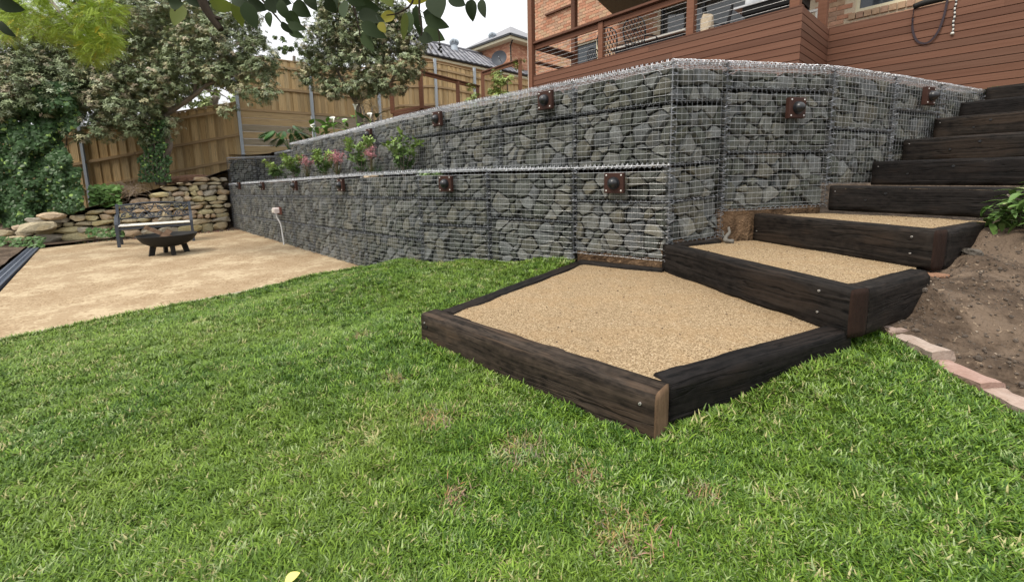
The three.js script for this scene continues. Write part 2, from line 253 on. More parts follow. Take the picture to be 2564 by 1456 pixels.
const stepL = { 4: [2.90, 3.85], 5: [3.45, 4.06], 6: [3.90, 4.25], 7: [4.42, 4.49], 8: [4.90, 4.71], 9: [5.45, 4.97] };
const stepEnd = (k) => [stepL[k][0] + stepDir[0] * 1.75, stepL[k][1] + stepDir[1] * 1.75];

// ground everywhere, under all the rest
{
  const hill = (x, d) => { const up = smooth(11, 15, d) * 2.6 + smooth(14, 30, d) * 1.0; return -0.22 + (d > 9 ? up : 0) + (fbm3(x * 0.3, 0, d * 0.3) - 0.5) * 0.1; };
  const poly = [[-250, -60], [250, -60], [250, 320], [-250, 320]];
  const g = new THREE.PlaneGeometry(500, 400, 250, 200); g.rotateX(-PI / 2); g.translate(0, 0, -130); const p = g.attributes.position;
  for (let i = 0; i < p.count; i++) p.setY(i, hill(p.getX(i), -p.getZ(i))); g.computeVertexNormals(); const uv = g.attributes.uv; for (let i = 0; i < p.count; i++) uv.setXY(i, p.getX(i), p.getZ(i));
  structure('ground', g, mSoil);
}
const lawnPts = [[-2.1, 5.7, 0.03], [-3.1, 4.5, 0.0], [-4.2, 3.3, 0.0], [-5.6, 1.7, 0.0], [-1.07, 4.85, 0.26], [-0.25, 4.38, 0.34], [0.55, 3.85, 0.44], [-0.55, 2.38, 0.27], [0.0, 1.9, 0.25], [0.6, 1.45, 0.245], [1.6, 1.95, 0.33], [2.0, 2.3, 0.36], [2.0, 1.5, 0.27], [2.0, 0.9, 0.24], [0, 0.9, 0.2], [-1.6, 1.2, 0.12], [-1.5, 3.2, 0.14], [-3, 1.5, 0.06], [-0.2, 3.4, 0.33], [0, -1, 0.18]];
const lawnY = idw(lawnPts, 3.2), lawnPoly = [[-2.1, 5.78], [-3.1, 4.55], [-4.19, 3.30], [-5.6, 1.67], [-7.2, -0.2], [-7, -2.5], [1.985, -2.5], [1.985, 2.32], [1.70, 2.06], [0.60, 1.56], [0.52, 1.50], [-0.5, 2.44], [-0.44, 2.50], [0.60, 3.92], [-0.25, 4.43], [-1.07, 4.9]];
structure('lawn', sheet(lawnPoly, 0.25, lawnY), tint(mSoil, 0.75, 0.85, 0.5));
const patioY = (x, d) => 0.012 * (fbm3(x * 1.7, 3, d * 1.7, 3) - 0.5);
structure('patio', sheet([[-2.05, 5.82], [-4.22, 3.28], [-6.0, 1.2], [-8.2, 2.6], [-6.05, 4.82], [-9.55, 8.42], [-8.9, 9.5], [-7.3, 11.35]], 0.3, patioY), mPatio);
// soil left of the drain, the planted shelf between the two walls, the bank above it, the bank behind the stone wall, the bank by the steps
structure('garden_soil', sheet([[-6.2, 4.62], [-9.7, 8.3], [-9.0, 9.6], [-12.5, 9.2], [-14, 6], [-9, 2.6]], 0.35, (x, d) => 0.02 + 0.06 * fbm3(x * 2, 0, d * 2)), mSoil);
structure('terrace_soil', sheet([[-7.4, 11.5], [-2.2, 5.98], [-1.2, 5.1], [-0.2, 4.55], [0.62, 4.03], ...upper.slice(1, 8).reverse().map(([x, d]) => [x + 0.05, d + 0.05]), [-5.2, 10.2], [-6.2, 11.2]], 0.35, (x, d) => 1.2 + 0.05 * fbm3(x * 3, 0, d * 3)), mSoil);
const bankY = (x, d) => 2.0 + 0.1 * (fbm3(x, 0, d) - 0.5);
structure('upper_bank', sheet([[-6.5, 11.6], [-5.15, 10.3], [-3.45, 8.5], [-2.1, 6.97], [-0.8, 5.56], [0.65, 4.23], [1.35, 3.6], [1.85, 3.8], [2.9, 4.1], [3.7, 4.4], [4.5, 4.8], [5.5, 5.3], [8, 8], [8, 26], [-10, 26], [-8.2, 12.4]], 0.5, bankY), mSoil);
const leftBankY = (x, d) => lerp(0.25, 1.45, clamp((x + 11) / 3.6, 0, 1)) + 0.35 * smooth(9.5, 12, d + (x + 9) * -0.5) + 0.1 * (fbm3(x * 1.5, 0, d * 1.5) - 0.5);
structure('garden_bank', sheet([[-7.45, 11.45], [-8.25, 10.15], [-9.35, 9.45], [-10.9, 8.75], [-16, 6.5], [-20, 12], [-8.2, 13.2], [-7.4, 12.6]], 0.4, leftBankY), mSoil);
const soilPts = [[2.1, 2.35, 0.37], [2.08, 1.5, 0.285], [2.08, 0.8, 0.26], [2.0, 1.9, 0.27], [2.0, 1.5, 0.22], [2.0, 1.1, 0.2], [2.2, 1.9, 0.36], [2.2, 1.3, 0.31], [1.82, 2.12, 0.36], [2.1, 2.25, 0.42], [2.36, 2.34, 0.585], [2.52, 2.42, 0.60], [2.85, 2.55, 0.70], [3.18, 2.76, 0.85], [3.5, 2.6, 0.98], [3.9, 2.2, 1.05], [5, 2, 1.4], [3.0, 1.5, 0.52], [2.6, 1.2, 0.40], [4, 0.6, 0.7], [2.7, 0.2, 0.35], [6, 3.2, 1.9], [4.2, 2.9, 1.35]];
const soilY0 = idw(soilPts, 3.2), soilY = (x, d) => soilY0(x, d) + 0.08 * (fbm3(x * 5, 1, d * 5, 4) - 0.5) + 0.035 * (noise3(x * 19, 2, d * 19) - 0.5);
structure('soil_bank', sheet([[1.97, -1], [1.98, 2.24], [1.80, 2.12], [2.42, 2.40], [2.54, 2.5], [3.3, 2.86], [4.4, 3.2], [6.2, 4.0], [9, 3], [8, -1]], 0.06, soilY), mSoil);
structure('upper_lawn', sheet([[5.40, 5.12], [5.5, 4.95], [7.5, 3.0], [14, 3], [12, 12], [5.9, 6.2], [5.3, 5.6]], 0.5, (x, d) => 2.12), tint(mSoil, 0.75, 0.85, 0.5));

// ---------------------------------------------------------------- gabion baskets
function stonesIn(w, h, top) { // weighted Voronoi packing of the face; returns polygons
  const N = Math.max(3, Math.round(w * h / 0.0125)), pts = [], cand = 9;
  for (let i = 0; i < N; i++) { let best = null, bd = -1; for (let c = 0; c < cand; c++) { const q = [rr(0, w), rr(0, h)]; let m = 9; for (const p of pts) m = Math.min(m, Math.hypot((p[0] - q[0]) * 0.92, p[1] - q[1])); m = Math.min(m, 9) * rr(0.75, 1.1); if (m > bd) { bd = m; best = q; } } best.push(rr(-1, 1) * 0.0062); pts.push(best); }
  const out = [];
  for (let i = 0; i < N; i++) {
    const a = pts[i]; let poly = [[0.004, 0.004], [w - 0.004, 0.004], [w - 0.004, h - top], [0.004, h - top]];
    for (let j = 0; j < N && poly.length; j++) if (j !== i) {
      const b = pts[j], dx = b[0] - a[0], dy = b[1] - a[1], k = (b[0] ** 2 + b[1] ** 2 - a[0] ** 2 - a[1] ** 2 + a[2] - b[2]) / 2, f = (q) => k - (q[0] * dx + q[1] * dy), o = [];
      for (let m = 0; m < poly.length; m++) { const p = poly[m], q = poly[(m + 1) % poly.length], fp = f(p), fq = f(q); if (fp >= 0) o.push(p); if (fp * fq < 0) { const t = fp / (fp - fq); o.push([lerp(p[0], q[0], t), lerp(p[1], q[1], t)]); } }
      poly = o;
    }
    if (poly.length < 3) continue;
    let ar = 0, cx = 0, cy = 0; for (let m = 0; m < poly.length; m++) { const p = poly[m], q = poly[(m + 1) % poly.length], c = p[0] * q[1] - q[0] * p[1]; ar += c; cx += (p[0] + q[0]) * c; cy += (p[1] + q[1]) * c; }
    if (ar < 0.0012) continue; out.push({ poly, c: [cx / (3 * ar), cy / (3 * ar)], ar: ar / 2 });
  }
  return out;
}
function stoneGeo({ poly, c, ar }) {
  const rad = Math.sqrt(ar / PI), gap = rr(0.0005, 0.0055), sc = clamp(1 - gap / rad, 0.6, 1), rot = rr(-0.06, 0.06), depth = R() < 0.12 ? rr(0.03, 0.06) : rr(0, 0.016);
  let ring = []; // cut corners, unevenly
  for (let i = 0; i < poly.length; i++) { const p = poly[i], q = poly[(i + 1) % poly.length], t = rr(0.04, 0.2), L = Math.hypot(q[0] - p[0], q[1] - p[1]); if (L < 0.012) { ring.push([(p[0] + q[0]) / 2, (p[1] + q[1]) / 2]); continue; } ring.push([lerp(p[0], q[0], t), lerp(p[1], q[1], t)], [lerp(p[0], q[0], 1 - t), lerp(p[1], q[1], 1 - t)]); }
  ring = ring.map(([x, y]) => { const dx = (x - c[0]) * sc * rr(0.965, 1.0), dy = (y - c[1]) * sc * rr(0.965, 1.0); return [c[0] + dx * Math.cos(rot) - dy * Math.sin(rot), c[1] + dx * Math.sin(rot) + dy * Math.cos(rot)]; });
  const n = ring.length, tx = rr(-0.45, 0.45), ty = rr(-0.5, 0.4), pos = [], tri = (a, b, d) => pos.push(...a, ...b, ...d), zf = -0.008 - depth;
  const L0 = ring.map(([x, y]) => { const k = rr(0.66, 0.93), X = c[0] + (x - c[0]) * k, Y = c[1] + (y - c[1]) * k; return [X, Y, Math.min(-0.004, zf - rr(0, 0.011) + (X - c[0]) * tx * 0.6 + (Y - c[1]) * ty * 0.6)]; });
  const L1 = ring.map(([x, y]) => [x, y, zf - rr(0.018, 0.045)]), L2 = ring.map(([x, y]) => [c[0] + (x - c[0]) * 0.72, c[1] + (y - c[1]) * 0.72, zf - 0.11]);
  const m = [c[0] + rr(-0.3, 0.3) * rad, c[1] + rr(-0.3, 0.3) * rad, Math.min(-0.003, zf + rr(-0.008, 0.006))];
  for (let i = 0; i < n; i++) { const j = (i + 1) % n; tri(m, L0[i], L0[j]); tri(L0[i], L1[i], L1[j]); tri(L0[i], L1[j], L0[j]); tri(L1[i], L2[i], L2[j]); tri(L1[i], L2[j], L1[j]); }
  const g = new THREE.BufferGeometry(); g.setAttribute('position', new THREE.Float32BufferAttribute(pos, 3)); return metreUV(g);
}
function basket(P, Q, yT0, yT1, yB0, yB1, o) { // face from P to Q; top and bottom heights at each end
  const w = dist2(P, Q), grp = thing('gabion_basket', o.label, 'gabion', V(P[0], yB0, P[1]), turnOf(P, Q), o.group), h0 = yT0 - yB0, h = (yT0 - yB0 + yT1 - yB1) / 2;
  const shT = (yT1 - yT0) / w, shB = (yB1 - yB0) / w, fix = (g) => { const p = g.attributes.position; for (let i = 0; i < p.count; i++) { const x = p.getX(i), t = p.getY(i) / h; p.setY(i, lerp(shB * x, h0 + shT * x, t)); } return g; };
  for (const s of stonesIn(w - 0.016, h, o.top ? rr(0.03, 0.055) : rr(0.014, 0.028))) part('stone', fix(stoneGeo(s).translate(0.008, 0, 0)), mRocks[Math.floor(R() * mRocks.length)], grp);
  part('rock_fill', fix(metreUV(new THREE.BoxGeometry(w - 0.03, h - (o.top ? 0.07 : 0.045), 0.3, 4, 2, 1).translate(w / 2, h / 2 - (o.top ? 0.03 : 0.018), -0.27))), mCore, grp);
  // welded mesh: level wires outside, upright wires behind them, both a little bowed by the rock
  const bulge = rr(0.004, 0.016), bz = (x, y) => 0.004 + bulge * Math.sin(PI * x / w) * Math.sin(PI * clamp(y / h, 0, 1)), nh = Math.max(2, Math.round(h / 0.05)), nv = Math.max(4, Math.round(w / 0.05)), ws = [], wr = 0.0019;
  for (let i = 0; i <= nh; i++) { const y = i / nh * h, ph = rr(0, 6), a = rr(0, 0.0025), pts = []; for (let k = 0; k <= 6; k++) { const x = k / 6 * w; pts.push(v3(x, y + a * Math.sin(k * 1.9 + ph), bz(x, y) + wr)); } ws.push(tube(pts, wr, 4)); }
  for (let i = 0; i <= nv; i++) { const x = i / nv * w, pts = []; for (let k = 0; k <= 4; k++) { const y = k / 4 * h; pts.push(v3(x, y, bz(x, y) - wr)); } ws.push(tube(pts, wr * 0.5, 4)); }
  if (o.top) { const ly = h + 0.002; for (let i = 0; i <= nv; i++) { const x = i / nv * w; ws.push(tube([v3(x, ly, 0), v3(x, ly, -0.48)], wr, 4)); } for (let i = 1; i <= 9; i++) ws.push(tube([v3(0, ly, -0.05 * i), v3(w, ly, -0.05 * i)], wr, 4)); }
  part('wire_mesh', fix(mergeGeometries(ws)), mWire, grp).userData.kind = 'stuff';
  const sp = [];
  const pitch = 0.043, seg = o.far ? 6 : 8;
  if (o.top) part('edge_spiral', fix(mergeGeometries([helix(v3(0, h, 0.004), v3(w, h, 0.004), 0.019, pitch, seg, 0.003), tube([v3(0, h, 0.006), v3(w, h, 0.006)], 0.0034, 4), helix(v3(0, h + 0.006, -0.025), v3(w, h + 0.006, -0.025), 0.022, pitch, seg, 0.0028), tube([v3(0, h + 0.004, -0.05), v3(w, h + 0.004, -0.05)], 0.003, 4)])), mSpiralSkyLit, grp).userData.kind = 'stuff'; else { sp.push(helix(v3(0, h, 0.004), v3(w, h, 0.004), 0.017, pitch, seg)); sp.push(tube([v3(0, h, 0.006), v3(w, h, 0.006)], 0.003, 4)); }
  if (o.base) sp.push(helix(v3(0, 0.01, 0.004), v3(w, 0.01, 0.004), 0.015, 0.05, seg));
  sp.push(helix(v3(0.014, 0, 0.006), v3(0.014, h, 0.006), 0.026, 0.05, seg, 0.0034), tube([v3(0.004, 0, 0.004), v3(0.004, h, 0.004)], 0.003, 4));
  if (o.right) sp.push(helix(v3(w - 0.014, 0, 0.006), v3(w - 0.014, h, 0.006), 0.026, 0.05, seg, 0.0034), tube([v3(w - 0.004, 0, 0.004), v3(w - 0.004, h, 0.004)], 0.003, 4));
  part('lacing_spiral', fix(mergeGeometries(sp)), mSpiral, grp).userData.kind = 'stuff';
  return grp;
}
function column(P, Q, yT0, yT1, tiers, labels, o = {}) { let a = yT0, b = yT1; tiers.forEach((t, i) => { basket(P, Q, a, b, a - t, b - t, { ...o, top: i === 0 && !o.covered, base: o.base && i === tiers.length - 1, label: labels[i][0], group: labels[i][1] }); a -= t; b -= t; }); }
{
  const cd = ['touching the raised end block', 'with the patio light nearest the end block', 'between the first two patio lights from the end block', 'with the second patio light from the end block', 'in line with the power socket', 'with the third patio light from the end block', 'between the third and fourth patio lights', 'in line with the patio light nearest the lawn'];
  const n = 8; for (let i = 0; i < n; i++) column(along(pA, pB, i / n), along(pA, pB, (i + 1) / n), lerp(1.19, Y1, i / n), lerp(1.19, Y1, (i + 1) / n), [0.3, 0.5, 0.52], ['top', 'middle', 'bottom'].map((r, k) => [`${r} row gabion basket ${k ? cd[i].replace('with the', 'below the').replace('touching', 'below') : cd[i]}`, `${r} row of gabion baskets along the patio`]), { far: i < 6 });
  column(pB, pC, Y1, Y1 + 0.01, [0.3, 0.5, 0.55], [['shallow top gabion basket at the corner where patio meets lawn'], ['middle gabion basket at the corner where patio meets lawn'], ['bottom gabion basket at the corner where patio meets lawn']], { right: true });
  column(pC, pD, Y1 + 0.01, Y1 + 0.01, [0.3, 0.3, 0.55], [['shallow top gabion basket with a dome light above the lawn'], ['shallow middle gabion basket under the dome light above the lawn'], ['bottom gabion basket rising from the lawn below two shallow baskets']], { right: true });
  column(pD, pE, Y1 + 0.01, Y1, [0.5, 0.55], [['deep upper gabion basket above the lawn left of the lowest step'], ['lower gabion basket touching the lawn at the lowest step']], { right: true });
  column(pE, pF, Y1, Y1, [0.3, 0.49], [['shallow gabion basket with a dome light above the lowest gravel step'], ['gabion basket standing on soil behind the lowest gravel step']], { right: true, base: true });
  column(pF, pG, Y2, Y2 + 0.03, [0.3, 0.5], [['topmost narrow gabion basket on the outer corner of the upper wall'], ['second gabion basket down on the outer corner of the upper wall']], { right: true });
  column(pF, pG, Y1, Y1 + 0.03, [0.3, 0.36], [['third gabion basket down on the outer corner by the second step'], ['lowest gabion basket on the outer corner by the second step']], { right: true, covered: true, base: true });
  column(pG, pH, Y2 + 0.03, Y2 + 0.03, [0.2, 0.53, 0.5], [['shallow top gabion basket above the dome light facing the steps'], ['gabion basket with a dome light facing the steps'], ['bottom gabion basket beside the third gravel step']], { right: true, base: true });
  column(pH, pI, Y2 + 0.03, Y2 + 0.01, [0.52, 0.5], [['top gabion basket beside the upper steps without a light'], ['bottom gabion basket hidden partly by the upper steps']], { right: true });
  column(pI, pJ, Y2 + 0.01, Y2, [0.3, 0.5], [['shallow gabion basket with a dome light at the upper steps'], ['lower gabion basket behind the upper step sleepers']], { right: true });
  column(pJ, pK, Y2, Y2 - 0.01, [0.5], [['last gabion basket where the wall meets the top step']], { right: true });
  const ud = ['at its far end', 'second from its far end', 'third from its far end', 'in line with the light above pink flowers', 'just right of the light above pink flowers', 'in line with the light above the tallest shrub', 'just right of the light above the tallest shrub', 'in line with the light nearest its corner', 'touching its outer corner'];
  for (let i = 0; i + 1 < upper.length; i++) column(upper[i], upper[i + 1], Y2, Y2, [0.3, 0.5], ['top', 'lower'].map((r) => [`${r} gabion basket of the upper wall ${ud[i]}`, `${r} row of gabion baskets in the upper wall`]), { far: i < 4 });
  column([-6.1, 11.1], [-5.2, 10.15], 1.96, 1.96, [0.3, 0.42], [['low top gabion basket at the far end of the upper wall'], ['low bottom gabion basket at the far end of the upper wall']], { far: true });
  column([-7.52, 11.34], [-6.78, 11.36], 1.88, 1.89, [0.7], [['raised gabion block on the patio wall end beside the timber fence']], { far: true });
  column([-6.78, 11.36], [-6.08, 11.38], 1.89, 1.90, [0.7], [['raised gabion block between the fence-end block and the terrace plants']], { far: true, right: true });
}
// strips of bare soil under the baskets by the steps
{
  const strip = (P, Q, y0, y1, back) => { const w = dist2(P, Q), g = new THREE.BoxGeometry(w, y1 - y0, 0.25, Math.ceil(w / 0.06), 3, 1), p = g.attributes.position; for (let i = 0; i < p.count; i++) p.setZ(i, p.getZ(i) + 0.02 * (noise3(p.getX(i) * 14 + 3, p.getY(i) * 14, 5) - 0.5)); const m = structure('footing_soil', metreUV(g.translate(w / 2, (y0 + y1) / 2, -0.125 - back)), tint(mSoil, 1.25, 1.0, 0.75)); m.position.copy(V(P[0], 0, P[1])); m.rotation.y = turnOf(P, Q); };
  strip(along(pE, pF, 0.03), pF, 0.35, 0.53, 0.03); strip(pG, along(pG, pH, 0.55), 0.58, 0.92, 0.03); strip(pF, pG, 0.55, 0.68, 0.03); strip(along(pG, pH, 0.5), pH, 0.8, 0.92, 0.03);
}

// ---------------------------------------------------------------- timber steps
function sleeper(P, Q, top, hgt, th, label, m, group, o = {}) { // P -> Q: the outer top edge, the outer face towards the viewer's side
  const w = dist2(P, Q), grp = thing('timber_sleeper', label, 'timber sleeper', V(P[0], top - hgt, P[1]), turnOf(P, Q), group), sx = Math.max(6, Math.round(w / 0.05)), g = new THREE.BoxGeometry(w, hgt, th, sx, 8, 5), p = g.attributes.position, k = R() * 90, n = g.attributes.normal, uv = g.attributes.uv, ou = R() * 3, ov = R() * 3;
  for (let i = 0; i < p.count; i++) {
    let x = p.getX(i), y = p.getY(i), z = p.getZ(i); const nx = Math.abs(n.getX(i)), ny = Math.abs(n.getY(i));
    if (nx > 0.5) uv.setXY(i, z + ou, y + ov); else if (ny > 0.5) uv.setXY(i, x + ou, z + ov + 0.31); else uv.setXY(i, x + ou, y + ov);
    const ey = smooth(0.88, 1, Math.abs(y) / (hgt / 2)), ez = smooth(0.85, 1, Math.abs(z) / (th / 2)), ex = smooth(w / 2 - 0.03, w / 2, Math.abs(x)), wear = 0.6 + 1.1 * noise3(x * 5 + k, y * 3, z * 3 + k), dn = 0.008 * (fbm3(x * 2.2 + k, y * 9, z * 9 + k, 3) - 0.5);
    const chip = smooth(0.58, 0.75, noise3(x * 9 + k, 7, y > 0 ? k : k + 9)) * 0.010;
    y += Math.sign(y) * (-0.0045 * ez * ey * wear - chip * ey * ez) + dn * 0.7; z += Math.sign(z) * (-0.0045 * ez * ey * wear - chip * ey * ez) + dn; x += Math.sign(x) * (-0.004 * Math.max(ey, ez) * ex);
    p.setXYZ(i, x + w / 2, y + hgt / 2, z - th / 2);
  }
  // keep the corners closed: seams of BoxGeometry share places, so normals are made anew from welded places
  const wg = weldNormals(g); part('beam', wg, o.end ? [o.end, m, m, m, m, m] : m, grp);
  for (const [sx2, sy, r, dark] of o.marks || []) { const c = new THREE.CylinderGeometry(r * 0.75, r * 0.75, 0.012, 12).rotateX(PI / 2).translate(sx2 < 0 ? w + sx2 : sx2, hgt + sy, 0.001); part(dark ? 'bolt_hole' : 'screw', c, dark ? mBlack : mScrew, grp); if (!dark) part('screw_recess', new THREE.CylinderGeometry(r * 0.35, r * 0.35, 0.004, 8).rotateX(PI / 2).translate(sx2 < 0 ? w + sx2 : sx2, hgt + sy, 0.0065), mBlack, grp); }
  return grp;
}
function weldNormals(g) { const p = g.attributes.position, n = g.attributes.normal, flat = g.clone(); flat.computeVertexNormals(); const fn = flat.attributes.normal, key = (i) => Math.round(p.getX(i) * 2e3) + ',' + Math.round(p.getY(i) * 2e3) + ',' + Math.round(p.getZ(i) * 2e3), acc = new Map(); for (let i = 0; i < p.count; i++) { const k = key(i), a = acc.get(k) || [0, 0, 0]; a[0] += fn.getX(i); a[1] += fn.getY(i); a[2] += fn.getZ(i); acc.set(k, a); } for (let i = 0; i < p.count; i++) { const a = acc.get(key(i)), l = Math.hypot(...a) || 1; n.setXYZ(i, a[0] / l, a[1] / l, a[2] / l); } return g; }
const shift = (P, Q, t, o) => { const L = dist2(P, Q), ex = (Q[0] - P[0]) / L, ed = (Q[1] - P[1]) / L; return [P[0] + ex * t - ed * o, P[1] + ed * t + ex * o]; };  // t along, o behind the outer face
{
  const th = 0.115;
  sleeper(S1L, S1R, rise[1], 0.26, 0.13, 'weathered brown sleeper fronting the lowest gravel step on the lawn', mSleeperBrown, null, { end: mEnd, marks: [[0.04, -0.05, 0.006], [-0.06, -0.055, 0.007], [0.06, -0.07, 0.009, 1]] });
  sleeper([0.602, 1.536], [1.70, 2.025], rise[1] - 0.004, 0.26, 0.11, 'black sleeper along the right side of the lowest gravel step', mSleepers[3], null, { });
  { const P = [0.60, 3.90], Q = shift(S1L, S1R, 0.02, 0.134); sleeper(P, Q, rise[1] - 0.006, 0.22, 0.11, 'grey-black sleeper between lawn and lowest gravel step', mSleepers[1]); }
  sleeper([0.60, 3.83], [1.235, 3.395], rise[1] + 0.012, 0.12, 0.07, 'thin sleeper half buried at the back of the lowest gravel step', mSleepers[0]);
  sleeper(S2L, S2R, rise[2], 0.25, 0.125, 'dark sleeper with two screw heads fronting the second gravel step', mSleepers[0], null, { end: mEndDark, marks: [[-0.16, -0.045, 0.0075], [-0.16, -0.16, 0.0065], [0.03, -0.05, 0.006], [0.03, -0.13, 0.005]] });
  sleeper([1.779, 2.036], [2.40, 2.355], rise[2] - 0.004, 0.25, 0.11, 'dark sleeper along the right side of the second gravel step', mSleepers[0]);
  sleeper([1.36, 3.40], [1.80, 3.57], rise[2] + 0.01, 0.10, 0.06, 'thin sleeper half buried at the back of the second gravel step', mSleepers[0]);
  sleeper(S3L, S3R, rise[3], 0.25, 0.125, 'dark sleeper with one screw head fronting the third gravel step', mSleepers[2], null, { end: mEndDark, marks: [[-0.11, -0.05, 0.007], [-0.11, -0.155, 0.006], [0.04, -0.15, 0.005]] });
  sleeper([2.636, 2.506], [3.22, 2.80], rise[3] - 0.004, 0.25, 0.11, 'dark sleeper along the right side of the third gravel step', mSleepers[0]);
  const nth = { 4: 'fourth', 5: 'fifth', 6: 'sixth', 7: 'seventh', 8: 'eighth', 9: 'ninth and topmost' };
  for (let k = 4; k <= 9; k++) sleeper(stepL[k], stepEnd(k), rise[k], 0.225, 0.125, `black sleeper forming the ${nth[k]} step up beside the gabion wall`, mSleepers[[1, 3, 0, 2, 3, 0][k - 4]], null, { marks: k < 8 ? [[rr(0.4, 0.6), -0.06, 0.013, 1], [rr(0.25, 0.35), -0.12, 0.010, 1], [0.05, -0.05, 0.005]] : [] });
  // gravel treads
  const tr = { 1: [[-0.45, 2.50], [0.58, 1.58], [1.62, 2.06], [1.70, 2.08], [1.27, 3.44], [0.62, 3.84]], 2: [[1.30, 3.42], [1.76, 2.10], [2.38, 2.42], [2.5, 2.55], [2.14, 3.68], [1.82, 3.60]], 3: [[2.20, 3.68], [2.55, 2.57], [3.2, 2.86], [3.46, 3.0], [2.92, 3.84], [2.85, 3.85]] };
  const grains = [], gc = [], pal = [[0.33, 0.25, 0.14], [0.42, 0.33, 0.20], [0.23, 0.165, 0.09], [0.50, 0.42, 0.30], [0.18, 0.115, 0.065], [0.10, 0.065, 0.04]];
  for (let k = 1; k <= 8; k++) {
    const poly = tr[k] || [stepL[k], stepEnd(k), stepEnd(k + 1), stepL[k + 1]], y = (x, d) => rise[k] - 0.024 + 0.018 * (fbm3(x * 3.2 + k, 0, d * 3.2, 3) - 0.5);
    structure('step_gravel', sheet(poly, 0.08, y), mGravel);
    const N = k === 1 ? 9000 : k === 2 ? 3600 : k <= 4 ? 2200 : 0, xs = poly.map((q) => q[0]), ds = poly.map((q) => q[1]);
    for (let i = 0; i < N; i++) { const x = rr(Math.min(...xs), Math.max(...xs)), d = rr(Math.min(...ds), Math.max(...ds)); if (!inside(poly, x, d)) continue; const big = R() < 0.02, s = big ? rr(0.003, 0.0065) : rr(0.0014, 0.004); grains.push(M4(V(x, y(x, d) + s * 0.25, d), E3(R() * 6, R() * 6, R() * 6), v3(s, s * rr(0.5, 0.9), s * rr(0.7, 1.2)))); const q = pal[big ? (R() < 0.6 ? 5 : 4) : Math.floor(R() * R() * 4.6)]; gc.push(C(...q)); }
  }
  tag(inst('gravel_grains', new THREE.IcosahedronGeometry(1, 0), new THREE.MeshStandardMaterial({ roughness: 0.9 }), grains, gc), 'loose sandy gravel grains scattered on the step treads', 'gravel');
}

// ---------------------------------------------------------------- lawn grass
function bladeGeo(n, spread, len, wid) { // a tuft of bent blades
  const pos = [], nor = [], idx = [];
  for (let b = 0; b < n; b++) {
    const a = R() * 2 * PI, x0 = rr(-spread, spread), z0 = rr(-spread, spread), L = len * rr(0.55, 1.15), w = wid * rr(0.7, 1.15), lean = rr(0.6, 1.7), cx = Math.cos(a), cz = Math.sin(a), s = pos.length / 3; let px = x0, py = -0.004, pz = z0, ang = lean * 0.35;
    for (let k = 0; k <= 3; k++) { const t = k / 3, ww = w * (k === 3 ? 0.06 : 1 - 0.45 * t * t) / 2; pos.push(px - cz * ww, py, pz + cx * ww, px + cz * ww, py, pz - cx * ww); const ny = Math.sin(ang) * 0.8 + 0.25, nh = -Math.cos(ang) * 0.5; nor.push(cx * nh, ny, cz * nh, cx * nh, ny, cz * nh); px += cx * Math.sin(ang) * L / 3; pz += cz * Math.sin(ang) * L / 3; py += Math.cos(ang) * L / 3; ang += lean * 0.42; }
    for (let k = 0; k < 3; k++) { const q = s + k * 2; idx.push(q, q + 1, q + 2, q + 1, q + 3, q + 2); }
  }
  const g = new THREE.BufferGeometry(); g.setAttribute('position', new THREE.Float32BufferAttribute(pos, 3)); g.setIndex(idx); g.computeVertexNormals(); return g;
}
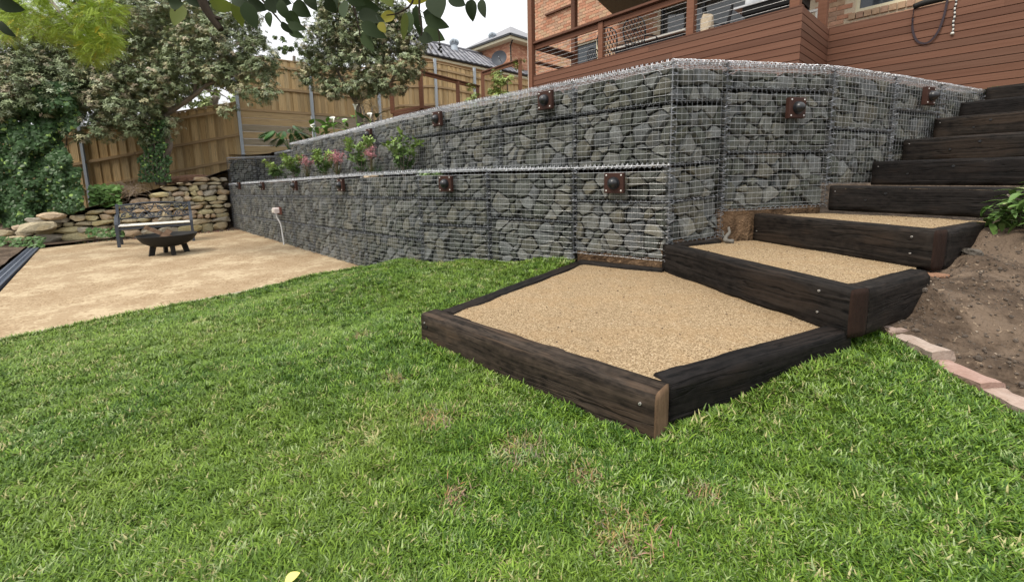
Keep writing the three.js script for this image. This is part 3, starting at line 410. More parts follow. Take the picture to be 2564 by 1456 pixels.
{
  const near = [0, 1, 2].map(() => bladeGeo(15, 0.022, 0.042, 0.0053)), dead = bladeGeo(8, 0.02, 0.05, 0.0045);
  const gm = leafMat({ roughness: 0.42 }), lists = [[], [], []], cols = [[], [], []], dl = [], dc = [];
  const bare = [[-0.35, 1.62, 0.10], [-0.62, 1.95, 0.08], [0.02, 1.42, 0.12], [0.30, 1.05, 0.13], [-0.2, 1.22, 0.08], [0.55, 1.18, 0.08], [0.22, 1.30, 0.07], [-0.95, 2.55, 0.10]];
  const put = (x, d, s) => {
    const pn = fbm3(x * 1.4 + 9, 0, d * 1.4, 3), pf = noise3(x * 6, 4, d * 6); let q = 9; for (const [a, b, r] of bare) q = Math.min(q, Math.hypot((x - a), (d - b)) / r);
    if (q < 1 && R() > q * q * 0.9 + 0.12) { if (R() < 0.45) { dl.push(M4(V(x, lawnY(x, d) - 0.004, d), E3(rr(-0.5, 0.5), R() * 6.3, rr(-0.5, 0.5)), rr(0.7, 1.2))); dc.push(C(rr(0.20, 0.38), rr(0.17, 0.32), rr(0.08, 0.16))); } return; }
    const hole = noise3(x * 15, 6, d * 15) * 0.6 + noise3(x * 34, 7, d * 34) * 0.4; if (hole < 0.39 && R() < 0.8) return; const k = Math.floor(R() * 3), e = E3(rr(-0.22, 0.22), R() * 6.3, rr(-0.22, 0.22)), straw = R() < 0.022 + 0.10 * smooth(0.5, 0.68, pf * 0.5 + pn * 0.5);
    lists[k].push(M4(V(x, lawnY(x, d), d), e, v3(s, s * rr(0.75, 1.15), s)));
    const t = R(), warm = clamp((pn - 0.35) * 1.8, 0, 1); let c = mix3([0.030, 0.078, 0.009], [0.180, 0.295, 0.034], t * t * 0.7 + t * 0.3); c = mix3(c, [0.235, 0.30, 0.05], warm * 0.38); if (R() < 0.07) c = mix3(c, [0.30, 0.37, 0.17], 0.7); if (straw) c = mix3(c, [0.40, 0.36, 0.17], 0.8); cols[k].push(C(...c));
  };
  const near0 = 1.0;
  for (let i = 0; i < 215000; i++) { const d = 0.35 + 5.6 * Math.pow(R(), 1.55), x = rr(-1.45, 1.35) * d + rr(-0.5, 0.5); if (!inside(lawnPoly, x, d)) continue; put(x, d, d < 2.5 ? rr(0.75, 1.15) : rr(0.85, 1.25)); }
  // longer fringes against timber, bricks and baskets
  const fringe = (P, Q, n, s) => { for (let i = 0; i < n; i++) { const t = R(), x = lerp(P[0], Q[0], t) + rr(-0.03, 0.03), d = lerp(P[1], Q[1], t) + rr(-0.035, 0.02); if (inside(lawnPoly, x, d)) put(x, d, s * rr(0.8, 1.3)); } };
  fringe([-0.58, 2.39], [0.5, 1.40], 420, 1.2); fringe([0.62, 1.49], [1.68, 1.96], 380, 1.3); fringe([1.94, 1.0], [1.94, 2.3], 300, 1.1); fringe([-2.0, 5.7], [-0.25, 4.38], 380, 1.2); fringe([-0.25, 4.38], [0.55, 3.85], 160, 1.2); fringe([-4.15, 3.32], [-2.1, 5.7], 700, 1.15); fringe([-0.5, 2.5], [0.5, 3.8], 300, 1.15);
  for (let k = 0; k < 3; k++) tag(inst('lawn_grass', near[k], gm, lists[k], cols[k]), 'short green lawn grass with straw-coloured flecks', 'grass');
  tag(inst('dry_grass', dead, leafMat({ roughness: 0.7 }), dl, dc), 'dry straw-coloured tufts in thin patches of the lawn', 'grass');
  const ul = [], uc = []; for (let i = 0; i < 900; i++) { const t = R(), P = along([5.50, 4.98], [7.0, 3.6], t); ul.push(M4(V(P[0] + rr(0, 0.5), 2.12, P[1] + rr(0.02, 0.6)), E3(0, R() * 6, 0), rr(0.9, 1.5))); uc.push(C(rr(0.13, 0.22), rr(0.22, 0.32), 0.05)); }
  tag(inst('upper_grass', near[0], gm, ul, uc), 'pale grass above the topmost sleeper step', 'grass');
}
// a fallen yellow leaf on the lawn
function leafShape(L, W, fold = 0.25, droop = 0.2) { // one leaf along +x, midrib fold, pointed-oval
  const n = 7, pos = [], idx = []; for (let i = 0; i <= n; i++) { const t = i / n, w = W / 2 * Math.sin(PI * Math.pow(t, 0.75)) ** 0.8, y = -droop * L * t * t; pos.push(L * t, y + w * fold, -w, L * t, y, 0, L * t, y + w * fold, w); }
  for (let i = 0; i < n; i++) { const a = i * 3; idx.push(a, a + 1, a + 3, a + 1, a + 4, a + 3, a + 1, a + 2, a + 4, a + 2, a + 5, a + 4); }
  const g = new THREE.BufferGeometry(); g.setAttribute('position', new THREE.Float32BufferAttribute(pos, 3)); g.setIndex(idx); g.computeVertexNormals(); return g;
}
{ const p = pixY(712, 1462, 0.24), m = solo('fallen_leaf', leafShape(0.036, 0.028, 0.15, 0.1), leafMat({ color: C(0.62, 0.55, 0.16) }), 'single pale yellow leaf fallen on the grass', 'leaf'); m.position.copy(V(p.x, lawnY(p.x, -p.z) + 0.045, -p.z)); m.rotation.set(0.1, 0.6, 0.15); }

// ---------------------------------------------------------------- edgings and drain
{
  const be = thing('brick_edging', 'row of pinkish worn bricks edging the lawn beside bare soil', 'edging', V(2.06, 0.2, 2.3)), bm = [tint(mBrick, 0.37, 0.29, 0.245), tint(mBrick, 0.40, 0.33, 0.28), tint(mBrick, 0.36, 0.25, 0.21)];
  for (let i = 0; i < 7; i++) { const d = 2.24 - i * 0.2245, x = 2.045 + 0.006 * Math.sin(i * 2.1), y = lawnY(1.97, d) + 0.012; const g = metreUV(new THREE.BoxGeometry(0.105, 0.09, 0.222, 4, 2, 8)); { const p = g.attributes.position; for (let q = 0; q < p.count; q++) { const X = p.getX(q), Yy = p.getY(q), Z = p.getZ(q), k = 0.010 * (noise3(X * 25 + i, Yy * 25, Z * 25) - 0.5) - 0.008 * smooth(0.04, 0.053, Math.abs(X)) * smooth(0.02, 0.045, Yy); p.setXYZ(q, X + k, Yy + k, Z + k * 0.5); } g.computeVertexNormals(); } const b = part('brick', g, i > 4 ? mConcrete : bm[i % 3], be); b.position.set(x - 2.06, y - 0.2 - 0.014, -(d - 2.3)); b.rotation.y = rr(-0.04, 0.04); }
  const ce = thing('concrete_edging', 'thin pale concrete strip between gravel patio and lawn', 'edging', V(-2.15, 0, 5.7)), P = [-2.13, 5.78], Q = [-6.0, 1.24], n = 12;
  for (let i = 0; i < n; i++) { const a = along(P, Q, i / n), b = along(P, Q, (i + 1) / n), w = dist2(a, b), m = part('concrete_block', box(w - 0.004, 0.06, 0.07, w / 2, -0.018, -0.02), mConcrete, ce); m.position.set(a[0] + 2.15, 0.004, -(a[1] - 5.7)); m.rotation.y = turnOf(a, b) + rr(-0.01, 0.01); }
  const dr = thing('channel_drain', 'dark grey slotted drain along the far edge of the gravel patio', 'drain', V(-9.62, 0, 8.36), turnOf([-9.62, 8.36], [-6.1, 4.7])), L = dist2([-9.62, 8.36], [-5.4, 3.97]), md = mat(T.fine, [0.2, 0.2], 0.001, { color: C(0.085, 0.10, 0.13), roughness: 0.55 });
  part('frame_rail', box(L, 0.05, 0.03, L / 2, 0.0, 0.068), md, dr); part('frame_rail', box(L, 0.05, 0.03, L / 2, 0.0, -0.068), md, dr); part('frame_rail', box(L, 0.045, 0.012, L / 2, 0.0, 0.0), tint(md, 0.2, 0.22, 0.26), dr); part('channel', box(L, 0.03, 0.11, L / 2, -0.02, 0), mBlack, dr);
  const bars = []; for (let x = 0.02; x < L; x += 0.03) bars.push(box(0.014, 0.02, 0.104, x, 0.012, 0)); part('grate', mergeGeometries(bars), md, dr).userData.kind = 'stuff';
}
// clods, chips and stones on the bank by the steps
{
  const ms = [], cs = []; for (let i = 0; i < 9000; i++) { const d = rr(0.4, 3.0), x = rr(2.08, 4.4); if (d > 2.25 + (x - 2.0) * 0.42) continue; const f = noise3(x * 4, 8, d * 4); if (R() > f * 1.5) continue; const s = rr(0.002, 0.008) * (R() < 0.05 ? 2.4 : 1); ms.push(M4(V(x, soilY(x, d) + s * 0.3, d), E3(R() * 6, R() * 6, R() * 6), v3(s, s * rr(0.6, 1), s * rr(0.7, 1.2)))); const t = R(); const g2 = rr(0.7, 1.2); cs.push(t < 0.95 ? C(0.085 * g2, 0.066 * g2, 0.05 * g2) : C(0.26 * g2, 0.21 * g2, 0.16 * g2)); }
  tag(inst('soil_clods', new THREE.IcosahedronGeometry(1, 0), new THREE.MeshStandardMaterial({ roughness: 0.95 }), ms, cs), 'crumbs of dark soil and chips on the bank by the steps', 'soil');
  for (const [u, v, y, s, c, lab] of [[2345, 690, 0.60, 0.085, [0.30, 0.17, 0.11], 'small reddish stone at the end of the second step'], [2275, 745, 0.50, 0.10, [0.12, 0.10, 0.085], 'grey stone against the side of the second step'], [2432, 640, 0.70, 0.07, [0.13, 0.115, 0.10], 'grey stone beneath the side of the third step']]) { const p = pixY(u, v, y); const m = solo('loose_stone', rock(s * 1.3, s * 0.7, s, u, 0.25, 2), tint(mSand, ...c), lab, 'stone'); m.position.set(p.x, soilY(p.x, -p.z) + s * 0.12, p.z); m.rotation.y = R() * 6; }
}

// ---------------------------------------------------------------- dry stone wall behind the bench
const stonePath = [[-11.6, 8.35], [-10.6, 8.72], [-9.35, 9.3], [-8.2, 9.98], [-7.36, 11.1]];
{
  const g = thing('dry_stone_wall', 'low dry stacked sandstone wall behind the metal bench', 'stone wall', V(-9.35, 0, 9.3));
  const seg = []; let tot = 0; for (let i = 0; i + 1 < stonePath.length; i++) { const L = dist2(stonePath[i], stonePath[i + 1]); seg.push([tot, tot + L, i]); tot += L; }
  const at = (s) => { const q = seg.find((a) => s <= a[1]) || seg[seg.length - 1], t = (s - q[0]) / (q[1] - q[0]); return { p: along(stonePath[q[2]], stonePath[q[2] + 1], t), turn: turnOf(stonePath[q[2]], stonePath[q[2] + 1]) }; };
  const topAt = (s) => { const t = s / tot; return lerp(0.30, 0.62, smooth(0.12, 0.4, t)) + 0.78 * smooth(0.42, 0.98, t); };
  let y = 0, row = 0, count = 0; while (y < 1.45) {
    const rh = row === 0 ? 0.20 : rr(0.075, 0.145); let s = rr(-0.2, 0);
    while (s < tot) { const big = y < 0.25 ? 1.5 : 1, w = rr(0.12, 0.38) * big, mid = s + w / 2, hh = rh * rr(0.92, 1.15); if (mid > 0 && mid < tot && y + hh * 0.5 < topAt(mid)) { const { p, turn } = at(mid), gg = rock(w * 1.0, hh * 1.02, rr(0.22, 0.32), 100 + count, 0.17, 2), m = part('stone', gg, mSands[Math.floor(R() * mSands.length)], g); const back = 0.14 + y * 0.16 + rr(-0.03, 0.03); m.position.set(p[0] + Math.sin(-turn) * -0 - Math.sin(turn) * back + 9.35, y + hh / 2, -(p[1]) - Math.cos(turn) * back + 9.3); m.rotation.set(rr(-0.08, 0.08), turn + rr(-0.15, 0.15), rr(-0.10, 0.10)); count++; } s += w + rr(0.0, 0.015); }
    y += rh; row++;
  }
  const bw = [], pl = stonePath.map(([x, d]) => v3(x, 0, -d)); for (let i = 0; i + 1 < stonePath.length; i++) { const a = stonePath[i], b = stonePath[i + 1], w = dist2(a, b), m = new THREE.BoxGeometry(w + 0.1, 1, 0.12).translate(w / 2, 0.5, -0.42), p = m.attributes.position; for (let k = 0; k < p.count; k++) if (p.getY(k) > 0.5) { const s = seg[i][0] + clamp(p.getX(k), 0, w); p.setY(k, topAt(s) - 0.16); p.setZ(k, p.getZ(k) - 0.1); } m.rotateY(turnOf(a, b)); m.translate(a[0] + 9.35, 0, -a[1] + 9.3); bw.push(m); }
  part('earth_backing', metreUV(mergeGeometries(bw)), mSoil, g);
  // loose boulders lying along the low end
  [[40, 600, 8.75, 0.42, 0.16, 'flat pale boulder at the low end of the stone wall'], [95, 568, 8.9, 0.62, 0.24, 'long tan boulder at the low end of the stone wall'], [130, 540, 9.1, 0.44, 0.18, 'brownish boulder sitting on top of the stone wall']].forEach(([u, v, d, w, h, lab], i) => { const p = pix(u, v, d), m = solo('boulder', rock(w, h, 0.34, 300 + i, 0.2, 2), mSands[i], lab, 'boulder'); m.position.copy(p); m.rotation.y = 0.35; });
  const ms = [], cs = []; for (let i = 0; i < 1500; i++) { const s = R() * tot, { p, turn } = at(s), o = rr(-0.15, 0.45) , k = rr(0.004, 0.016); ms.push(M4(V(p[0] + Math.sin(turn) * (o - 0.1), 0.012, p[1] - Math.cos(turn) * (o - 0.1) * 0.8), E3(R() * 6, R() * 6, 0), v3(k, k * 0.6, k))); cs.push(C(rr(0.06, 0.2), rr(0.045, 0.14), rr(0.03, 0.09))); }
  tag(inst('soil_crumbs', new THREE.IcosahedronGeometry(1, 0), new THREE.MeshStandardMaterial({ roughness: 0.95 }), ms, cs), 'dark crumbs of soil along the foot of the stone wall', 'soil');
}

// ---------------------------------------------------------------- bench
{
  const P = [-7.86, 8.30], Q = [-6.89, 9.05], b = thing('garden_bench', 'dark metal garden bench with scrolled back and pale slatted seat', 'bench', V(P[0], 0, P[1]), turnOf(P, Q)), W = 1.23, t3 = (pts, r, n = 20, s = 6) => tube(curve(pts.map((q) => v3(...q)), n), r, s), bar = (a, c, w, d) => { const va = v3(...a), vb = v3(...c), L = va.distanceTo(vb), g = new THREE.BoxGeometry(w, L, d), q = new THREE.Quaternion().setFromUnitVectors(v3(0, 1, 0), vb.clone().sub(va).normalize()); g.applyQuaternion(q); return g.translate((va.x + vb.x) / 2, (va.y + vb.y) / 2, (va.z + vb.z) / 2); };
  for (const x of [0.02, W - 0.02]) {
    part('leg', mergeGeometries([bar([x, 0, 0.02], [x, 0.24, 0.005], 0.05, 0.035), bar([x, 0.24, 0.005], [x, 0.42, 0.0], 0.05, 0.035)]), mIron, b);
    part('leg', mergeGeometries([bar([x, 0, -0.50], [x, 0.42, -0.42], 0.045, 0.03), bar([x, 0.41, -0.42], [x, 0.84, -0.52], 0.05, 0.03)]), mIron, b);
    const arm = []; for (let i = 0; i < 12; i++) { const f = (t) => [x, 0.40 + 0.22 * Math.sin(PI * 0.5 * Math.min(1, t * 1.6)), lerp(0.0, -0.44, Math.max(0, t - 0.12) / 0.88)]; arm.push(bar(f(i / 12), f((i + 1.12) / 12), 0.055, 0.022)); } part('armrest', mergeGeometries(arm), mIron, b);
    part('side_rail', bar([x, 0.375, 0.0], [x, 0.375, -0.43], 0.035, 0.03), mIron, b);
  }
  for (let i = 0; i < 5; i++) part('seat_slat', planks(W - 0.08, 0.018, 0.068, 0.006).translate(W / 2, 0.415 - 0.004 * Math.sin(i), -0.02 - i * 0.088), mWhite, b);
  part('seat_rail', box(W - 0.05, 0.035, 0.02, W / 2, 0.36, 0.0), mIron, b); part('stretcher', box(W - 0.05, 0.02, 0.02, W / 2, 0.372, -0.22), mIron, b);
  const top = []; for (let i = 0; i <= 16; i++) { const t = i / 16; top.push([0.02 + t * (W - 0.04), 0.80 + 0.05 * Math.sin(PI * t), -0.515]); } part('back_rail', tube(top.map((q) => v3(...q)), 0.018, 6), mIron, b); part('back_rail', tube([v3(0.02, 0.535, -0.45), v3(W - 0.02, 0.535, -0.45)], 0.012, 6), mIron, b);
  const zb = (y) => -0.42 - (y - 0.41) * 0.233, scroll = (cx, cy, r, turns, a0, dir) => { const pts = []; for (let i = 0; i <= 26; i++) { const t = i / 26, a = a0 + dir * t * turns * 2 * PI, q = r * (1 - 0.82 * t); const y = cy + Math.sin(a) * q; pts.push(v3(cx + Math.cos(a) * q, y, zb(y))); } return tube(pts, 0.011, 6); };
  for (let k = 0; k < 4; k++) { const cx = 0.18 + k * 0.29; const f = k % 2 ? 1 : -1; part('scroll', scroll(cx - 0.06, 0.745, 0.055, 1.4, 0, f), mIron, b); part('scroll', scroll(cx + 0.08, 0.60, 0.058, 1.4, PI, f), mIron, b); part('scroll', scroll(cx - 0.07, 0.60, 0.045, 1.3, 0.5, -f), mIron, b); part('scroll', scroll(cx + 0.07, 0.74, 0.05, 1.3, 2.6, -f), mIron, b);
    part('back_bar', tube(curve([v3(cx - 0.13, 0.54, zb(0.54)), v3(cx - 0.05, 0.66, zb(0.66)), v3(cx + 0.06, 0.68, zb(0.68)), v3(cx + 0.14, 0.82, zb(0.82))], 14), 0.010, 5), mIron, b); part('back_bar', tube(curve([v3(cx - 0.13, 0.81, zb(0.81)), v3(cx - 0.02, 0.70, zb(0.7)), v3(cx + 0.02, 0.64, zb(0.64)), v3(cx + 0.14, 0.54, zb(0.54))], 14), 0.010, 5), mIron, b); }
}
// ---------------------------------------------------------------- fire pit and its wood
{
  const c = V(-6.12, 0, 7.42), f = thing('fire_pit', 'black steel fire bowl on splayed legs on the gravel patio', 'fire pit', c, 0.55), pr = [[0.0, 0.135], [0.12, 0.138], [0.25, 0.165], [0.35, 0.225], [0.405, 0.30], [0.425, 0.345], [0.432, 0.352], [0.424, 0.356], [0.412, 0.345], [0.39, 0.298], [0.335, 0.232], [0.24, 0.178], [0.12, 0.152], [0, 0.148]];
  part('bowl', new THREE.LatheGeometry(pr.map((q) => new THREE.Vector2(...q)), 56), mSteelDark, f);
  for (let k = 0; k < 4; k++) { const a = k * PI / 2 + 0.35, g = new THREE.BoxGeometry(0.085, 0.24, 0.055); const p = g.attributes.position; for (let i = 0; i < p.count; i++) if (p.getY(i) < 0) p.setX(i, p.getX(i) * 0.9 + 0.055); g.translate(0.20, 0.12, 0); g.rotateY(a); part('leg', g, mSteelDark, f); }
  const pg = new THREE.CylinderGeometry(0.418, 0.403, 0.035, 8, 1, true, 0, 0.38).translate(0, 0.318, 0); const cv = document.createElement('canvas'); cv.width = 256; cv.height = 40; const x2 = cv.getContext('2d'); x2.fillStyle = '#c9c2b2'; x2.fillRect(0, 0, 256, 40); x2.fillStyle = '#4a443c'; for (let i = 0; i < 9; i++) x2.fillRect(34 + i * 21, 14, 13, 13); const ct = new THREE.CanvasTexture(cv); ct.colorSpace = THREE.SRGBColorSpace;
  const pm = part('maker_plate', pg, new THREE.MeshStandardMaterial({ map: ct, roughness: 0.5, side: THREE.DoubleSide }), f); pm.rotation.y = -0.72;
  const wood = tint(mat(T.bark, [0.2, 0.5], 0.006, {}), 0.75, 0.55, 0.42);
  const logs = [[-0.13, 0.38, 0.0, 0.46, 0.075, 0.55, 0.5, 'long split log leaning up out of the fire bowl'], [-0.02, 0.30, 0.10, 0.36, 0.10, -0.75, 1.1, 'thick split log propped the other way in the fire bowl'], [0.14, 0.255, 0.02, 0.36, 0.11, 0.1, 0.2, 'reddish split log lying flat in the fire bowl'], [-0.20, 0.235, 0.08, 0.26, 0.05, 0.15, 2.0, 'pale thin kindling stick lying in the fire bowl']];
  for (const [x, y, z, L, w, tilt, yaw, lab] of logs) { const s = new THREE.Shape(); s.moveTo(-w / 2, -w * 0.35); s.lineTo(w / 2, -w * 0.4); s.lineTo(w * 0.35, w * 0.3); s.lineTo(-w * 0.1, w * 0.45); s.closePath(); const g = metreUV(new THREE.ExtrudeGeometry(s, { depth: L, bevelEnabled: false, steps: 4 }).translate(0, 0, -L / 2).rotateY(PI / 2)); const p = g.attributes.position; const m = solo('firewood_log', g, lab.startsWith('pale') ? tint(mPine, 0.5, 0.42, 0.3) : wood, lab, 'firewood'); m.position.set(c.x + x, y, c.z + z); m.rotation.set(rr(-0.2, 0.2), yaw, tilt > 0 ? -tilt : -tilt, 'YXZ'); }
}
// ---------------------------------------------------------------- dome lights and the socket on the walls
{
  const proto = (P, Q, s, y, label) => {
    const p = along(P, Q, s / dist2(P, Q)), l = thing('wall_light', label, 'wall light', V(p[0], y, p[1]), turnOf(P, Q), null), o = 0.03;
    part('timber_block', metreUV(new THREE.ExtrudeGeometry(new THREE.Shape([[-0.083, -0.083], [0.083, -0.083], [0.083, 0.083], [-0.083, 0.083]].map((q) => new THREE.Vector2(...q))), { depth: 0.036, bevelEnabled: true, bevelSize: 0.004, bevelThickness: 0.004, bevelSegments: 1 }).translate(0, 0, o)), tint(mMerbau, 0.055, 0.027, 0.021), l);
    part('collar', new THREE.CylinderGeometry(0.052, 0.054, 0.014, 24).rotateX(PI / 2).translate(0, 0, o + 0.046), mBlack, l);
    part('dome', new THREE.SphereGeometry(0.047, 24, 12, 0, 2 * PI, 0, PI / 2).rotateX(PI / 2).scale(1, 1, 1.05).translate(0, 0, o + 0.05), mBlack, l);
    part('stem', new THREE.CylinderGeometry(0.02, 0.02, 0.05, 10).rotateX(PI / 2).translate(0, 0, o - 0.02), mBlack, l);
    for (const [x, yy] of [[-1, -1], [1, -1], [-1, 1], [1, 1]]) part('screw', new THREE.SphereGeometry(0.008, 8, 5).scale(1, 1, 0.5).translate(x * 0.066, yy * 0.066, o + 0.041), mScrew, l);
  };
  const nm = ['nearest the raised end block', 'second from the raised end block', 'second from the lawn corner', 'nearest the lawn corner'];
  [1.24, 3.23, 5.24, 7.2].forEach((s, i) => proto(pA, pB, s, [1.148, 1.15, 1.16, 1.168][i], `black dome light on the patio gabion wall, ${nm[i]}`));
  proto(pC, pD, 0.44, 1.18, 'black dome light on a brown block above the lawn'); proto(pE, pF, 0.417, 1.17, 'black dome light on a brown block above the lowest gravel step'); proto(pG, pH, 0.666, 1.78, 'black dome light on a brown block facing the third step'); proto(pI, pJ, 0.545, 1.96, 'black dome light on the gabion wall beside the upper steps');
  proto([-0.12, 4.76], [0.60, 4.08], 0.70, 1.973, 'black dome light on the upper wall nearest its outer corner'); proto([-1.5, 6.08], [-0.84, 5.41], 0.90, 1.972, 'black dome light on the upper wall above the tallest terrace shrub'); proto([-2.8, 7.6], [-2.15, 6.82], 0.93, 1.947, 'black dome light on the upper wall above the pink flowers');
  const p = along(pA, pB, 4.2 / dist2(pA, pB)), s = thing('power_socket', 'pale weatherproof socket with grey conduit on patio gabion wall', 'socket', V(p[0], 0, p[1]), turnOf(pA, pB)), mp = new THREE.MeshStandardMaterial({ color: C(0.66, 0.58, 0.55), roughness: 0.45 });
  part('mounting_block', box(0.17, 0.14, 0.035, 0.02, 0.665, 0.045), tint(mMerbau, 0.2, 0.09, 0.07), s); part('socket_box', metreUV(new THREE.ExtrudeGeometry(new THREE.Shape([[-0.075, -0.045], [0.075, -0.045], [0.075, 0.03], [0.06, 0.05], [-0.06, 0.05], [-0.075, 0.03]].map((q) => new THREE.Vector2(...q))), { depth: 0.075, bevelEnabled: true, bevelSize: 0.005, bevelThickness: 0.005, bevelSegments: 2 }).translate(0, 0.675, 0.068)), mp, s); part('socket_lid', box(0.12, 0.06, 0.012, 0, 0.675, 0.155), tint(mWhite, 0.72, 0.68, 0.62), s);
  part('conduit', tube(curve([v3(0, 0.635, 0.10), v3(0.01, 0.55, 0.10), v3(0.055, 0.42, 0.06), v3(0.09, 0.2, 0.05), v3(0.12, -0.02, 0.05)], 20), 0.014, 8), new THREE.MeshStandardMaterial({ color: C(0.55, 0.55, 0.54), roughness: 0.5 }), s);
}

// ---------------------------------------------------------------- timber fences
{
  const L0 = [-15.2, 10.35], L1 = [-7.82, 12.50], n = 72, len = dist2(L0, L1), w = len / n, baseAt = (t) => lerp(0.05, 1.62, t);
  const f = thing('paling_fence', 'timber paling fence behind the stone wall and leafy tree', 'fence', V(L0[0], 0, L0[1]), turnOf(L0, L1));
  for (let i = 0; i < n; i++) { const t = (i + 0.5) / n, h = 2.16 + rr(-0.008, 0.008), m = part('paling', box(w + (i % 2 ? 0.032 : -0.012), h, 0.016, 0, h / 2, (i % 2) * 0.0175), mPines[Math.floor(R() * 5)], f); m.position.set(i * w + w / 2, baseAt(t) - 0.3, 0); m.rotation.z = rr(-0.001, 0.001); }
  const slope = Math.atan2(1.57, len); for (const [y, hh] of [[0.30, 0.075], [0.98, 0.075], [1.70, 0.075]]) for (let k = 0; k < 3; k++) { const m = part('rail', box(len / 3 / Math.cos(slope) - 0.01, hh, 0.04), mPineRail, f); const t = (k + 0.5) / 3; m.position.set(t * len, baseAt(t) + y, 0.046); m.rotation.z = slope; }
  { const m = part('capping', box(len / Math.cos(slope), 0.035, 0.075), mPineRail, f); m.position.set(len / 2, baseAt(0.5) + 1.885, 0.005); m.rotation.z = slope; }
  { const t = 0.515, m = part('steel_post', mergeGeometries([box(0.012, 2.4, 0.06), box(0.06, 2.4, 0.008, 0.028, 0, 0.03), box(0.06, 2.4, 0.008, 0.028, 0, -0.026)]), mGalv, f); m.position.set(t * len, baseAt(t) + 0.75, 0.07); }
  // the higher fence on stacked sleepers
  const U0 = [-7.86, 12.52], U1 = [1.6, 19.65], uL = dist2(U0, U1), un = 118, uw = uL / un, ub = (t) => 3.26 + 0.48 * smooth(0.29, 0.41, t) + 0.16 * smooth(0.41, 0.54, t) - 0.12 * smooth(0.54, 0.72, t), g = thing('high_paling_fence', 'taller timber paling fence above stacked horizontal sleepers', 'fence', V(U0[0], 2, U0[1]), turnOf(U0, U1)), us = Math.atan2(1.27, uL);
  for (let i = 0; i < un; i++) { const t = (i + 0.5) / un, h = 1.56 + rr(-0.008, 0.008) + ub(t) - 3.26, m = part('paling', box(uw + (i % 2 ? 0.018 : -0.012), h, 0.016, 0, h / 2, (i % 2) * 0.0175), mPines[Math.floor(R() * 5)], g); m.position.set(i * uw + uw / 2, 1.26, 0); }
  for (const [y, hh, zz, nm, dd] of [[0.06, 0.075, 0.046, 'rail', 0.04], [0.72, 0.075, 0.046, 'rail', 0.04], [1.36, 0.075, 0.046, 'rail', 0.04], [1.585, 0.035, 0.006, 'capping', 0.08]]) for (let k = 0; k < 17; k++) { const a = k / 17, b = (k + 1) / 17, sl = Math.atan2(ub(b) - ub(a), uL / 17), m = part(nm, box(uL / 17 / Math.cos(sl) - 0.004, hh, dd), mPineRail, g); m.position.set((a + b) / 2 * uL, (ub(a) + ub(b)) / 2 + y - 2, zz); m.rotation.z = sl; }
  for (let r = 0; r < 7; r++) for (let k = 0; k < 6; k++) { const m = part('retaining_sleeper', planks(1.92, 0.192, 0.05, 0.006), mPineGrey[Math.floor(R() * 4)], g); m.position.set(k * 1.95 + 1.0, 0.0 + r * 0.198, 0.03 + rr(-0.004, 0.004)); }
  const post = (t, y0, y1, nm) => { const m = part('steel_post', mergeGeometries([box(0.014, y1 - y0, 0.09), box(0.075, y1 - y0, 0.01, 0.035, 0, 0.045), box(0.075, y1 - y0, 0.01, 0.035, 0, -0.04)]), mGalv, g); m.position.set(t * uL, (y0 + y1) / 2 - 2, 0.075); const bits = []; for (let k = 0; k < 12; k++) bits.push(box(0.02, 0.018, 0.01, 0.085, -(y1 - y0) / 2 + 0.1 + k * 0.095, 0.052)); part('fixing_tabs', mergeGeometries(bits), mGalv, m).userData.kind = 'stuff'; };
  post(0.0, 1.0, 4.5); post(1.98 / uL, 2.0, 4.9); post(0.35, 3.2, 5.1); post(0.535, 3.4, 5.6); post(0.68, 3.6, 5.5);
}

